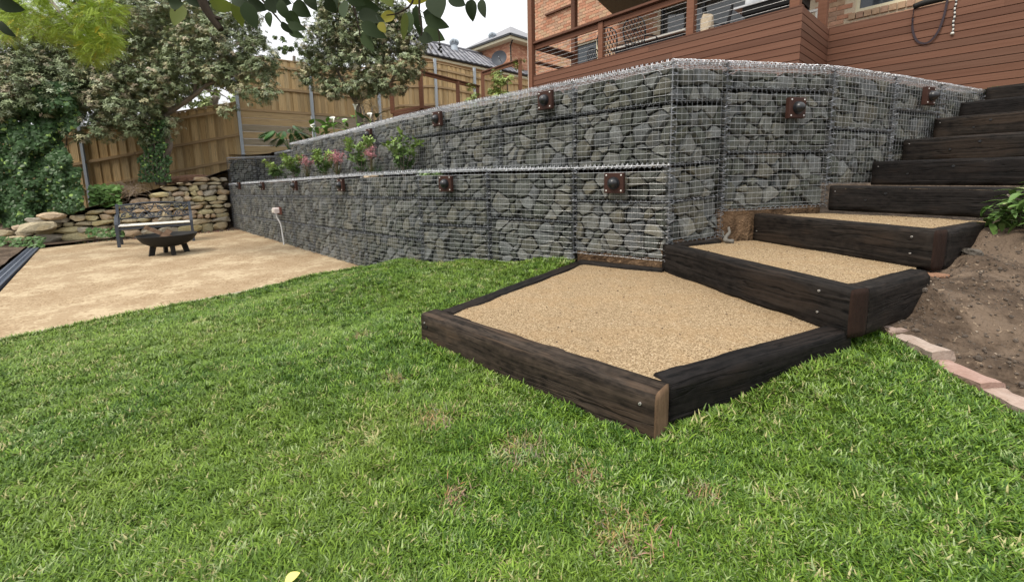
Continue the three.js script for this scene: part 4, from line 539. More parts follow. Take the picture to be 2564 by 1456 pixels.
// ---------------------------------------------------------------- our house: deck, screen, brick walls
const e1 = [0.669, -0.743], e2 = [0.743, 0.669], K0 = [3.91, 5.91], KL = [K0[0] - 5.14 * e1[0], K0[1] - 5.14 * e1[1]], K1 = [K0[0] + 1.45 * e2[0], K0[1] + 1.45 * e2[1]], dTurn = Math.atan2(e1[1], e1[0]);
const deckAt = (s, y, back) => V(KL[0] + e1[0] * s + e2[0] * back, y, KL[1] + e1[1] * s + e2[1] * back);
{
  const dk = thing('timber_deck', 'red-brown timber deck with cable balustrade above the gabion wall', 'deck', V(KL[0], 1.9, KL[1]), dTurn), rows = 15, pitch = 0.0985, bm = () => mMerbaus[Math.floor(R() * 4)], Y = (y) => y - 1.9;
  for (let r = 0; r < rows; r++) { const y = Y(3.4 - 0.045 - r * pitch), cut = rr(1.4, 3.8); if (r % 2) { part('board', planks(5.14, 0.0905, 0.021, 0.002).translate(2.57, y, -0.0105), bm(), dk); } else { part('board', planks(cut - 0.001, 0.0905, 0.021, 0.002).translate(cut / 2, y, -0.0105), bm(), dk); part('board', planks(5.14 - cut - 0.001, 0.0905, 0.021, 0.002).translate((5.14 + cut) / 2 + 0.001, y, -0.0105), bm(), dk); }
    part('board', planks(1.45, 0.0905, 0.021, 0.002).rotateY(PI / 2).translate(5.14 - 0.0105, y, -0.725 - 0.024), bm(), dk); }
  part('deck_backing', box(5.06, 1.42, 0.03, 2.57, Y(2.66), -0.05), mMerbauDark, dk); part('deck_backing', box(0.03, 1.42, 1.4, 5.09, Y(2.66), -0.74), mMerbauDark, dk);
  part('top_board', box(5.14, 0.018, 0.07, 2.57, Y(3.409), -0.03), mMerbaus[1], dk); 
  for (let k = 0; k < 24; k++) part('floor_board', box(5.0, 0.02, 0.135, 2.55, Y(3.22), -0.14 - k * 0.14), mMerbaus[k % 4], dk);
  const post = (x, z, y0, y1, w = 0.1) => part('post', metreUV(new THREE.BoxGeometry(w, y1 - y0, w).translate(x, Y((y0 + y1) / 2), z)), mMerbauPost, dk);
  post(0.05, -0.02, 2.9, 7.4, 0.115); post(1.87, -0.075, 3.2, 4.07); post(3.6, -0.075, 3.2, 7.4, 0.115); post(5.03, -0.10, 3.2, 7.4, 0.115); post(5.05, -1.42, 2.2, 7.4, 0.115); post(0.07, -1.45, 3.2, 7.4, 0.115);
  part('handrail', box(3.5, 0.038, 0.135, 1.80, Y(4.105), -0.06), mMerbaus[1], dk); part('rail_bar', box(3.44, 0.085, 0.04, 1.83, Y(4.02), -0.075), mMerbauPost, dk); part('handrail', box(1.4, 0.038, 0.135, 4.3, Y(4.105), -0.06), mMerbaus[1], dk);
  part('handrail', box(0.13, 0.04, 1.36, 0.07, Y(4.105), -0.76), mMerbauDark, dk); part('rail_bar', box(0.04, 0.085, 1.36, 0.07, Y(4.03), -0.76), mMerbauDark, dk); part('handrail', box(0.10, 0.04, 1.3, 0.09, Y(3.72), -0.76), mMerbauDark, dk);
  for (let k = 0; k < 7; k++) { const y = Y(3.47 + k * 0.078); part('cable', tube([v3(0.1, y, -0.06), v3(1.83, y, -0.06)], 0.0035, 5), mCable, dk); part('cable', tube([v3(1.91, y, -0.06), v3(3.55, y, -0.06)], 0.0035, 5), mCable, dk); part('cable', tube([v3(3.65, y, -0.06), v3(5.0, y, -0.06)], 0.0035, 5), mCable, dk); part('cable', tube([v3(0.07, y, -0.1), v3(0.07, y, -1.4)], 0.0035, 5), mCable, dk); }
  for (let k = 0; k < 5; k++) { const y = Y(4.25 + k * 0.11); part('cable', tube([v3(3.65, y, -0.06), v3(5.0, y, -0.06)], 0.0035, 5), mCable, dk); }
  // drain pipe on the corner of the deck
  part('downpipe', tube([v3(-0.03, Y(2.0), 0.0), v3(-0.03, Y(7.4), 0.0)], 0.022, 8), mWhite, dk);
  // screen on the right, running on beyond the frame
  const sc = thing('timber_screen', 'long red-brown slatted timber screen beside the top lawn', 'screen', V(K1[0], 1.9, K1[1]), dTurn), SL = 5.2;
  for (let r = 0; r < 15; r++) { const y = 3.4 - 0.045 - r * pitch - 1.9, cut = rr(1.6, 4.6); part('board', planks(cut - 0.001, 0.0905, 0.021, 0.002).translate(cut / 2, y, -0.0105), bm(), sc); part('board', planks(SL - cut - 0.001, 0.0905, 0.021, 0.002).translate((SL + cut) / 2, y, -0.0105), bm(), sc); }
  part('backing', box(SL, 1.42, 0.03, SL / 2, 0.76, -0.05), mMerbauDark, sc); part('top_board', box(SL, 0.018, 0.06, SL / 2, 1.509, -0.03), mMerbaus[1], sc);
}
{ // things on the screen
  const at = (s, y, z = 0) => V(K1[0] + e1[0] * s + Math.sin(dTurn) * z, y, K1[1] + e1[1] * s - Math.cos(dTurn) * z);
  const um = thing('rolled_bag', 'black rolled bag with a hanging loop strap on the timber screen', 'bag', at(1.12, 3.42), dTurn);
  part('roll', tube(curve([v3(-0.17, 0.028, 0.0), v3(-0.08, 0.045, 0.005), v3(0.05, 0.05, 0), v3(0.2, 0.05, 0.0)], 12), (t) => 0.042 * (1 - 0.25 * Math.abs(t - 0.5)), 12), mSteelDark, um);
  const st = curve([v3(-0.16, 0.03, 0.02), v3(-0.165, -0.12, 0.025), v3(-0.15, -0.30, 0.022), v3(-0.08, -0.46, 0.02), v3(0.01, -0.49, 0.022), v3(0.09, -0.40, 0.03), v3(0.14, -0.2, 0.03), v3(0.16, 0.02, 0.025)], 40), rb = []; for (let i = 0; i + 1 < st.length; i++) { const a = st[i], b = st[i + 1], g = new THREE.BoxGeometry(0.024, a.distanceTo(b) * 1.15, 0.003); g.applyQuaternion(new THREE.Quaternion().setFromUnitVectors(v3(0, 1, 0), b.clone().sub(a).normalize())); rb.push(g.translate((a.x + b.x) / 2, (a.y + b.y) / 2, (a.z + b.z) / 2)); } part('strap', mergeGeometries(rb), tint(mSteelDark, 0.055, 0.042, 0.05), um);
  const rp = thing('hanging_rope', 'short black and white rope hanging on the timber screen', 'rope', at(1.36, 3.42), dTurn); for (let k = 0; k < 16; k++) part('strand', tube([v3(0.004 * Math.sin(k), -k * 0.026, 0.016), v3(0.004 * Math.sin(k + 1), -(k + 1) * 0.026, 0.016)], 0.011, 6), k % 2 ? mBlack : mWhite, rp); part('knot', new THREE.SphereGeometry(0.02, 8, 6).translate(0.0, -0.425, 0.016), mWhite, rp);
}
{ // brick house behind the deck
  const hs = thing('brick_house', 'red brick house with dark sliding doors behind the timber deck', 'house', V(KL[0] + e2[0] * 3.5, 1.9, KL[1] + e2[1] * 3.5), dTurn), Y = (y) => y - 1.9, holes = [[-1.62, -0.78, 3.2, 5.1], [1.15, 4.35, 3.2, 5.35], [5.08, 6.9, 4.13, 5.4]], hit = (x, y) => holes.some(([a, b, c, d]) => x > a - 0.1 && x < b + 0.1 && y > c - 0.03 && y < d + 0.03);
  const list = []; for (let r = 0; r < 52; r++) { const y = 3.24 + r * 0.086, off = r % 2 ? 0.12 : 0; for (let k = 0; k < 55; k++) { const x = -3.24 + k * 0.24 + off; if (x > 8.2 || hit(x, y) || (y > 5.4 && x > 0)) continue; if (y > 4.0 && y < 4.12 && x > 4.95 && x < 7) continue; list.push([x, y]); } }
  const dd = (q) => { const p = deckAt(q[0], q[1], 3.5); return p.distanceTo(camera.position); }; const seen = list.filter(([x, y]) => (x < 1.0 && x > -3.4 && y > 3.9 && y < 6.6) || (x > 4.6 && x < 8 && y > 3.3 && y < 5)), rest = list.filter((q) => !seen.includes(q)); seen.sort((a, b) => dd(a) - dd(b));
  const bg = box(0.228, 0.0755, 0.05), restG = []; seen.forEach((q, i) => { if (i < 300) { const m = part('brick', bg, mBricks[Math.floor(R() * 5)], hs); m.position.set(q[0], Y(q[1]), -0.025 + rr(-0.003, 0.003)); } else rest.push(q); });
  const byMat = [[], [], [], [], []]; rest.forEach((q) => byMat[Math.floor(R() * 5)].push(box(0.228, 0.0755, 0.05, q[0], Y(q[1]), -0.025 + rr(-0.003, 0.003)))); byMat.forEach((a, i) => { part('brickwork', mergeGeometries(a), mBricks[i], hs).userData.kind = 'stuff'; });
  // mortar slab in pieces round the openings
  const slab = (x0, x1, y0, y1) => part('mortar_wall', box(x1 - x0, y1 - y0, 0.2, (x0 + x1) / 2, Y((y0 + y1) / 2), -0.112), mMortar, hs);
  slab(-3.36, -1.62, 3.2, 7.7); slab(-1.62, -0.78, 5.1, 7.7); slab(-0.78, 1.15, 3.2, 7.7); part('side_wall', box(0.2, 4.5, 4.0, -3.26, Y(5.45), -2.22), mMortar, hs); slab(1.15, 4.35, 5.35, 7.7); slab(4.35, 5.08, 3.2, 7.7); slab(5.08, 6.9, 3.2, 4.13); slab(5.08, 6.9, 5.4, 7.7); slab(6.9, 8.3, 3.2, 7.7);
  for (let k = 0; k < 17; k++) part('sill_brick', box(0.1, 0.105, 0.10, 5.04 + k * 0.115, Y(4.065), -0.02), [mBricks[3], mBricks[4], mBricks[3]][k % 3], hs);
  const window = (x0, x1, y0, y1, nm, mullion) => { const w = new THREE.Group(); w.name = nm; hs.add(w); const t = 0.055; part('frame', mergeGeometries([box(x1 - x0, t, 0.06, (x0 + x1) / 2, Y(y0 + t / 2), -0.07), box(x1 - x0, t, 0.06, (x0 + x1) / 2, Y(y1 - t / 2), -0.07), box(t, y1 - y0 - 2 * t, 0.06, x0 + t / 2, Y((y0 + y1) / 2), -0.07), box(t, y1 - y0 - 2 * t, 0.06, x1 - t / 2, Y((y0 + y1) / 2), -0.07), ...mullion.map((x) => box(t * 0.8, y1 - y0 - 2 * t, 0.05, x, Y((y0 + y1) / 2), -0.07))]), mCream, w); part('pane', box(x1 - x0 - 2 * t, y1 - y0 - 2 * t, 0.006, (x0 + x1) / 2, Y((y0 + y1) / 2), -0.09), new THREE.MeshStandardMaterial({ color: C(0.05, 0.06, 0.07), roughness: 0.06, metalness: 0.1 }), w); return w; };
  window(5.08, 6.9, 4.13, 5.4, 'window', [6.0]); window(-1.62, -0.78, 3.2, 5.1, 'door', []);
  // sliding doors: dark room behind glass
  part('room_shell', mergeGeometries([box(3.26, 0.06, 4.0, 2.75, Y(5.39), -2.22), box(3.26, 0.06, 4.0, 2.75, Y(3.18), -2.22), box(3.26, 2.2, 0.06, 2.75, Y(4.28), -4.2), box(0.06, 2.2, 4.0, 1.11, Y(4.28), -2.22), box(0.06, 2.2, 4.0, 4.39, Y(4.28), -2.22)]), mDarkRoom, hs);
  const sd = new THREE.Group(); sd.name = 'sliding_door'; hs.add(sd); for (const x of [1.18, 2.22, 3.28, 4.32]) part('frame', box(0.06, 2.12, 0.06, x, Y(4.27), -0.08), mBlack, sd); for (const x of [1.70, 2.75, 3.80]) part('pane', box(0.98, 2.1, 0.006, x, Y(4.27), -0.10), mGlass, sd);
  // patio roof over the deck, raked
  { const g = new THREE.BoxGeometry(5.6, 0.16, 3.4), p = g.attributes.position; for (let i = 0; i < p.count; i++) if (p.getZ(i) > 0) p.setY(i, p.getY(i) + 0.95); part('patio_roof', metreUV(g.translate(2.7, Y(5.5), 1.7)), mat(T.fine, [0.3, 0.3], 0.002, { color: C(0.21, 0.19, 0.14) }), hs); }
  // porch lamp, lit
  const lp = new THREE.Group(); lp.name = 'porch_lamp'; hs.add(lp); part('lamp_arm', box(0.05, 0.05, 0.12, 0.45, Y(5.0), 0.05), mBlack, lp);
  { const w = new THREE.Group(); w.name = 'wall_lantern'; hs.add(w); const g = tube(curve([v3(-2.75, Y(4.25), 0), v3(-2.75, Y(4.36), 0.08), v3(-2.75, Y(4.30), 0.17), v3(-2.75, Y(4.22), 0.17)], 12), 0.014, 6); part('bracket', g, mBlack, w); part('shade', new THREE.LatheGeometry([[0, 0.06], [0.03, 0.055], [0.085, 0], [0.08, 0], [0.025, 0.045]].map((q) => new THREE.Vector2(...q)), 16).translate(-2.75, Y(4.16), 0.17), mBlack, w); }
  part('wall_bracket', box(1.1, 0.05, 0.06, -2.2, Y(6.25), 0.04), mMerbauDark, hs);
}
{ // warm lamp glowing behind the deck door
  const p = pix(1458, 106, 13.6), l = thing('glass_lamp', 'small warm lit lamp glowing by the deck door', 'lamp', p); part('bulb', new THREE.SphereGeometry(0.05, 12, 8), new THREE.MeshStandardMaterial({ color: C(1, 0.8, 0.5), emissive: C(1, 0.62, 0.25), emissiveIntensity: 2.2 }), l); part('cap', new THREE.CylinderGeometry(0.03, 0.045, 0.05, 12).translate(0, 0.065, 0), mBlack, l);
  const pl = new THREE.PointLight(0xffb066, 0.5, 4); pl.position.copy(p); pl.castShadow = true; scene.add(pl); pl.name = 'lamp_light';
}
{ // furniture on the deck
  const ironC = mat(T.fine, [0.1, 0.1], 0.0006, { color: C(0.045, 0.047, 0.052), roughness: 0.5, metalness: 0.2 }), Yf = 3.23;
  const mkChair = (s, back, turn, label) => {
    const c = thing('patio_chair', label, 'chair', deckAt(s, Yf, back), dTurn + turn), W = 0.22, H = 1.0;
    for (const x of [-W, W]) { part('leg', tube([v3(x, 0, 0.2), v3(x * 0.95, 0.45, 0.18)], 0.014, 6), ironC, c); part('leg', tube([v3(x, 0, -0.26), v3(x, 0.45, -0.2)], 0.014, 6), ironC, c); part('armrest', tube(curve([v3(x, 0.45, 0.16), v3(x * 1.15, 0.66, 0.16), v3(x * 1.15, 0.68, 0), v3(x, 0.64, -0.24)], 14), 0.012, 6), ironC, c); }
    part('seat', new THREE.CylinderGeometry(0.235, 0.235, 0.02, 24).translate(0, 0.45, -0.01), ironC, c); part('seat_frame', new THREE.TorusGeometry(0.235, 0.014, 6, 28).rotateX(PI / 2).translate(0, 0.45, -0.01), ironC, c);
    const zb = (y) => -0.2 - (y - 0.45) * 0.22, halfW = (y) => W * (0.82 + 0.28 * smooth(0.45, 0.75, y)) * Math.sqrt(Math.max(0.02, 1 - Math.pow(clamp((y - 0.78) / 0.24, 0, 1), 2.4))), arch = []; for (let i = 0; i <= 30; i++) { const t = i / 30, y = t < 0.5 ? lerp(0.45, 1.02, Math.sin(t * PI)) : lerp(0.45, 1.02, Math.sin(t * PI)), sg = t < 0.5 ? -1 : 1; arch.push(v3(i === 15 ? 0 : sg * halfW(y), y, zb(y))); } part('back_frame', tube(arch, 0.013, 6), ironC, c);
    const lat = []; for (let k = -4; k <= 4; k++) for (const d of [-1, 1]) { const pts = []; for (let i = 0; i <= 8; i++) { const y = 0.47 + i * 0.064, x = k * 0.075 + d * (i - 4) * 0.032; if (Math.abs(x) < halfW(y) - 0.005 && y < 0.99) pts.push(v3(x, y, zb(y) + 0.003 * d)); } if (pts.length > 1) lat.push(tube(pts, 0.0075, 4)); } part('lattice', mergeGeometries(lat), ironC, c);
  };
  mkChair(1.42, 1.15, PI, 'iron lattice chair with its back to the deck edge, beside the near post'); mkChair(2.12, 1.05, PI, 'iron lattice chair with its back to the deck edge, by the tall post'); mkChair(0.70, 1.75, 1.4, 'iron lattice chair at the end of the table by the door'); mkChair(3.30, 1.55, -1.2, 'iron lattice chair holding a cushion beside the barbecue');
  const t = thing('patio_table', 'white topped patio table with dark scrolled legs on the deck', 'table', deckAt(2.0, Yf, 1.85), dTurn); part('table_top', planks(1.7, 0.045, 0.95, 0.012).translate(0, 0.74, 0), mWhite, t); part('apron', box(1.55, 0.07, 0.8, 0, 0.68, 0), ironC, t); for (const x of [-0.7, 0.7]) for (const z of [-0.34, 0.34]) part('leg', tube(curve([v3(x, 0, z), v3(x * 0.9, 0.25, z * 0.9), v3(x, 0.45, z), v3(x * 0.95, 0.66, z * 0.95)], 12), 0.018, 6), ironC, t);
  const cu = solo('chair_cushion', rock(0.16, 0.34, 0.34, 77, 0.06, 2), tint(mWhite, 0.62, 0.52, 0.38), 'beige cushion propped on a chair behind the tall deck post', 'cushion'); cu.position.copy(deckAt(3.42, Yf + 0.62, 1.1)); cu.rotation.y = dTurn;
  const b = thing('barbecue', 'barbecue with pale metal hood on the deck corner', 'barbecue', deckAt(4.62, Yf, 0.65), dTurn), hood = new THREE.CylinderGeometry(0.26, 0.26, 0.72, 24, 1, false, 0, PI).rotateZ(PI / 2).rotateX(0); const mh = new THREE.MeshStandardMaterial({ color: C(0.70, 0.71, 0.72), roughness: 0.35, metalness: 0.3 });
  part('cart', box(0.7, 0.5, 0.45, 0, 0.25, 0), mSteelDark, b); part('firebox', box(0.76, 0.12, 0.5, 0, 0.44, 0), mSteelDark, b); part('tray', box(1.0, 0.03, 0.54, 0, 0.51, 0), mh, b); const hp = new THREE.Shape(); hp.moveTo(-0.26, 0); hp.quadraticCurveTo(-0.25, 0.26, 0.02, 0.29); hp.quadraticCurveTo(0.25, 0.28, 0.27, 0); hp.closePath(); part('hood', new THREE.ExtrudeGeometry(hp, { depth: 0.66, bevelEnabled: true, bevelSize: 0.012, bevelThickness: 0.012, bevelSegments: 2 }).rotateY(PI / 2).translate(-0.33, 0.53, 0), mh, b); part('gauge', new THREE.CylinderGeometry(0.03, 0.03, 0.02, 14).rotateX(PI / 2).translate(0, 0.66, 0.235), mBlack, b); part('handle', tube([v3(-0.24, 0.60, 0.31), v3(0.24, 0.60, 0.31)], 0.012, 8), mBlack, b);
  const wb = thing('white_balustrade', 'short white slatted balustrade at the back of the deck', 'balustrade', deckAt(4.35, Yf, 2.3), dTurn); for (let k = 0; k < 9; k++) part('slat', box(0.045, 0.62, 0.03, -0.5 + k * 0.115, 0.42, 0), mWhite, wb); part('rail', box(1.05, 0.03, 0.04, -0.04, 0.10, 0), mWhite, wb); part('rail', box(1.05, 0.04, 0.05, -0.04, 0.75, 0), mWhite, wb);
}
{ // lower landing with rails left of the deck
  const q0 = pix(982, 281, 13.9), q1 = pix(1055, 263, 13.0), q2 = pix(1200, 270, 14.9), yb = q1.y, lg = thing('deck_landing', 'lower timber landing with posts and rails beside the deck', 'deck', V(q1.x, yb - 0.3, -q1.z)), rel = (p) => p.clone().sub(lg.position), beam = (a, b, w, h, nm, m) => { const L = a.distanceTo(b), g = planks(L, h, w, 0.004); const o = part(nm, g, m, lg); o.position.copy(rel(a.clone().add(b).multiplyScalar(0.5))); o.quaternion.setFromUnitVectors(v3(1, 0, 0), b.clone().sub(a).normalize()); return o; };
  const at = (p, y) => v3(p.x, y, p.z);
  for (let k = 0; k < 3; k++) { beam(at(q0, yb - 0.05 - k * 0.098), at(q1, yb - 0.05 - k * 0.098), 0.02, 0.09, 'board', mMerbaus[k]); beam(at(q1, yb - 0.05 - k * 0.098), at(q2, yb - 0.05 - k * 0.098), 0.02, 0.09, 'board', mMerbaus[3 - k]); }
  const P = (p, h) => { const g = metreUV(new THREE.BoxGeometry(0.115, h, 0.115)); const o = part('post', g, mMerbauPost, lg); o.position.copy(rel(v3(p.x, yb + h / 2 - 0.1, p.z))); };
  const q3 = q1.clone().lerp(q2, 0.6), q4 = q1.clone().lerp(q2, 0.97); P(q0, 1.0); P(q1, 1.08); P(q3, 1.0); P(q4, 0.9); beam(at(q1, yb + 0.98), at(q2, yb + 0.90), 0.12, 0.04, 'handrail', mMerbaus[1]); beam(at(q0, yb + 0.9), at(q1, yb + 0.95), 0.12, 0.04, 'handrail', mMerbauDark); beam(at(q1, yb + 0.91), at(q2, yb + 0.83), 0.04, 0.08, 'rail_bar', mMerbauPost);
  const r0 = pix(1209, 250, 15.6), r1 = pix(1302, 226, 14.1), y0 = r0.y, sg = thing('stair_balustrade', 'raised timber balustrade between the landing and the deck', 'balustrade', V(r0.x, y0 - 0.3, -r0.z)); for (const p of [r0, r1]) { const o = part('post', metreUV(new THREE.BoxGeometry(0.12, 1.25, 0.12)), mMerbauPost, sg); o.position.copy(p.clone().sub(sg.position).add(v3(0, 0.35, 0))); }
  const a = r0.clone().add(v3(0, 0.95, 0)), b = r1.clone().add(v3(0, 0.95, 0)), L = a.distanceTo(b); for (const [dy, h, w, m] of [[0, 0.04, 0.13, mMerbaus[1]], [-0.08, 0.09, 0.04, mMerbauPost]]) { const o = part(dy ? 'rail_bar' : 'handrail', planks(L, h, w, 0.004), m, sg); o.position.copy(a.clone().add(b).multiplyScalar(0.5).sub(sg.position)).add(v3(0, dy, 0)); o.quaternion.setFromUnitVectors(v3(1, 0, 0), b.clone().sub(a).normalize()); }
}

// ---------------------------------------------------------------- the neighbour's house beyond the fence
{
  const G0 = [-4.04, 20], G1 = [0.5, 24.4], nT = turnOf(G0, G1), nh = thing('neighbour_house', 'neighbouring brick house with grey tiled roof beyond the fence', 'house', V(G0[0], 4, G0[1]), nT), Y = (y) => y - 4, gy = 6.87, brickwall = (x0, x1, y0, y1, z, rotY, par) => { const gs = [[], [], []]; for (let r = 0; r * 0.086 < y1 - y0; r++) for (let x = x0 + (r % 2 ? 0.12 : 0); x < x1 - 0.1; x += 0.24) gs[Math.floor(R() * 3)].push(box(0.228, 0.0755, 0.03, x + 0.115, y0 + r * 0.086 + 0.04, z)); gs.forEach((g, i) => { const m = part('brickwork', mergeGeometries(g), mBricks[i], par); m.userData.kind = 'stuff'; m.rotation.y = rotY; }); const m = part('mortar_wall', box(x1 - x0, y1 - y0, 0.2, (x0 + x1) / 2, (y0 + y1) / 2, z - 0.105), mMortar, par); m.rotation.y = rotY; };
  brickwall(-0.6, 9, Y(5.2), Y(gy - 0.15), -0.55, 0, nh);
  part('fascia', box(10.4, 0.16, 0.03, 4.3, Y(gy - 0.10), -0.02), mCream, nh); part('soffit', box(10.4, 0.02, 0.55, 4.3, Y(gy - 0.16), -0.28), mCream, nh); part('gutter', new THREE.CylinderGeometry(0.07, 0.07, 10.4, 8).rotateZ(PI / 2).translate(4.3, Y(gy), 0.05), mBlack, nh);
  const rf = new THREE.Group(); rf.name = 'roof'; nh.add(rf); rf.position.set(0, Y(gy + 0.03), 0.05); rf.rotation.x = 26 * PI / 180; // rises away from the gutter
  part('roof_deck', box(10.4, 0.04, 4.2, 4.3, -0.03, -2.1), mSteelDark, rf); const tg = new THREE.BoxGeometry(0.33, 0.03, 0.40, 4, 1, 1), tp = tg.attributes.position; for (let i = 0; i < tp.count; i++) tp.setY(i, tp.getY(i) + 0.022 * Math.cos(tp.getX(i) / 0.165 * PI)); tg.computeVertexNormals();
  let cnt = 0; const rest = []; for (let r = 0; r < 12; r++) for (let k = 0; k < 30; k++) { const x = -0.75 + k * 0.335 + (r % 2) * 0.16, z = -0.12 - r * 0.345; if (x > -0.9 && x < 7.6 && cnt < 300) { cnt++; const m = part('tile', tg, mTiles[Math.floor(R() * 3)], rf); m.position.set(x, 0.02, z); m.rotation.x = -0.07; } else rest.push(tg.clone().rotateX(-0.07).translate(x, 0.02, z)); } part('tile_field', mergeGeometries(rest), mTiles[0], rf).userData.kind = 'stuff'; part('ridge', new THREE.CylinderGeometry(0.1, 0.1, 10.4, 8).rotateZ(PI / 2).translate(4.3, 0.05, -4.2), mTiles[0], rf);
  const vent = (u, v, d, s) => { const p = pix(u, v, d), g = new THREE.Group(); g.name = 'roof_vent'; nh.worldToLocal(p); nh.add(g); g.position.copy(p); g.scale.setScalar(s); part('throat', new THREE.CylinderGeometry(0.14, 0.18, 0.6, 14).translate(0, -0.35, 0), mGalv, g); const fins = []; for (let k = 0; k < 18; k++) fins.push(new THREE.TorusGeometry(0.2, 0.022, 4, 8, PI).rotateZ(-PI / 2).rotateY(k / 18 * 2 * PI).scale(1, 0.8, 1)); part('turbine', mergeGeometries(fins), mGalv, g); part('cap', new THREE.SphereGeometry(0.15, 12, 8).scale(1, 0.8, 1), mSteelDark, g); };
  nh.updateMatrixWorld(true); vent(1136, 106, 25, 1.25); vent(1232, 89, 27, 1.2);
  { const g = new THREE.Group(); g.name = 'satellite_dish'; const p = pix(1250, 148, 19.2); nh.worldToLocal(p); nh.add(g); g.position.copy(p); g.rotation.y = -nT - 0.25; part('dish', new THREE.LatheGeometry([[0, 0], [0.15, 0.02], [0.27, 0.065], [0.34, 0.11], [0.345, 0.105], [0.27, 0.05], [0.15, 0.005], [0, -0.015]].map((q) => new THREE.Vector2(...q)), 28).rotateX(PI / 2).rotateX(-0.25), mIron, g); part('mast', tube([v3(0.05, -0.1, 0.02), v3(0.05, -1.2, 0.02)], 0.03, 8), mGalv, g); part('feed_arm', tube([v3(0.04, -0.05, 0.0), v3(0.04, 0.02, 0.3)], 0.018, 6), mGalv, g); }
  // upper storey
  const us = new THREE.Group(); us.name = 'upper_storey'; nh.add(us); { const p = V(0.14, 9.12, 25); nh.worldToLocal(p); us.position.copy(p); us.rotation.y = 0; } // eave corner
  // local x runs away to the right-back, local z towards the left-front
  brickwall(0.45, 4.5, -4.0, -0.2, -0.5, 0, us); brickwall(-4.5, -0.5, -4.0, -0.2, -0.45, -PI / 2, us);
  part('eave', mergeGeometries([box(4.8, 0.16, 0.03, 2.4, -0.08, 0), box(0.03, 0.16, 4.8, 0, -0.08, -2.4)]), mCream, us); part('soffit', box(4.8, 0.02, 4.8, 2.4, -0.17, -2.4), mCream, us); part('gutter', mergeGeometries([box(4.9, 0.11, 0.11, 2.4, 0.03, 0.06), box(0.11, 0.11, 4.9, -0.06, 0.03, -2.4)]), mBlack, us); part('downpipe', tube([v3(0.3, -0.1, -0.1), v3(0.42, -0.4, -0.42), v3(0.42, -3.5, -0.42)], 0.04, 8), mSteelDark, us);
  const py = new THREE.ConeGeometry(3.5, 1.5, 4, 8).rotateY(PI / 4).translate(2.4, 0.83, -2.4); part('hip_roof', metreUV(py), mTiles[1], us);
}

{ // torn geotextile poking out under the corner basket
  const o = thing('cloth_scrap', 'torn grey geotextile scrap under the corner gabion basket', 'cloth', V(1.86, 0.66, 3.60)), pts = curve([v3(0.02, 0.11, -0.02), v3(0.015, 0.07, 0.01), v3(-0.02, 0.04, 0.03), v3(-0.04, 0.01, 0.05), v3(0.02, -0.005, 0.07)], 18), g = tube(pts, (t) => 0.009 + 0.012 * t, 7), p = g.attributes.position; for (let i = 0; i < p.count; i++) { const k = 0.012 * (noise3(p.getX(i) * 60, p.getY(i) * 60, p.getZ(i) * 60) - 0.5); p.setXYZ(i, p.getX(i) + k, p.getY(i) + k, p.getZ(i) - k); } g.computeVertexNormals(); part('cloth', g, mat(T.fine, [0.05, 0.05], 0.002, { color: C(0.17, 0.16, 0.14), roughness: 0.95 }), o); part('fold', tube(curve([v3(-0.03, 0.02, 0.045), v3(-0.05, 0.05, 0.03), v3(-0.045, 0.08, 0.02)], 8), 0.009, 6), mat(T.fine, [0.05, 0.05], 0.002, { color: C(0.13, 0.125, 0.11) }), o);
}

// ---------------------------------------------------------------- trees, climbers and plants
function rosette(n, L, W, up = 0.5, curl = 0.35) { // a shoot tip: leaves round a short twig
  const pos = [], idx = []; for (let k = 0; k < n; k++) { const a = k * 2.4 + rr(-0.3, 0.3), el = up + rr(-0.45, 0.45), l = L * rr(0.75, 1.15), w = W * rr(0.8, 1.15), cx = Math.cos(a), cz = Math.sin(a), sx = -cz, sz = cx, h0 = -0.02 - 0.03 * R(), s = pos.length / 3; const P = (t, side, f) => { const r = l * t * Math.cos(el - curl * t), y = h0 + l * t * Math.sin(el - curl * t * 1.5) + Math.abs(side) * w * f; return [cx * r + sx * side * w, y, cz * r + sz * side * w]; };
    pos.push(...P(0.02, 0, 0), ...P(0.38, -0.5, 0.25), ...P(0.42, 0, 0), ...P(0.38, 0.5, 0.25), ...P(0.76, -0.4, 0.2), ...P(0.78, 0, 0), ...P(0.76, 0.4, 0.2), ...P(1, 0, 0)); for (const t of [[0, 1, 2], [0, 2, 3], [1, 4, 5], [1, 5, 2], [2, 5, 6], [2, 6, 3], [4, 7, 5], [5, 7, 6]]) idx.push(...t.map((q) => q + s)); }
  const g = new THREE.BufferGeometry(); g.setAttribute('position', new THREE.Float32BufferAttribute(pos, 3)); g.setIndex(idx); g.computeVertexNormals(); return g;
}
const mLeaf = leafMat({ roughness: 0.42 }), mLeafDull = leafMat({ roughness: 0.7 });
const onUnit = () => { const z = rr(-1, 1), a = R() * 2 * PI, q = Math.sqrt(1 - z * z); return v3(q * Math.cos(a), z, q * Math.sin(a)); };
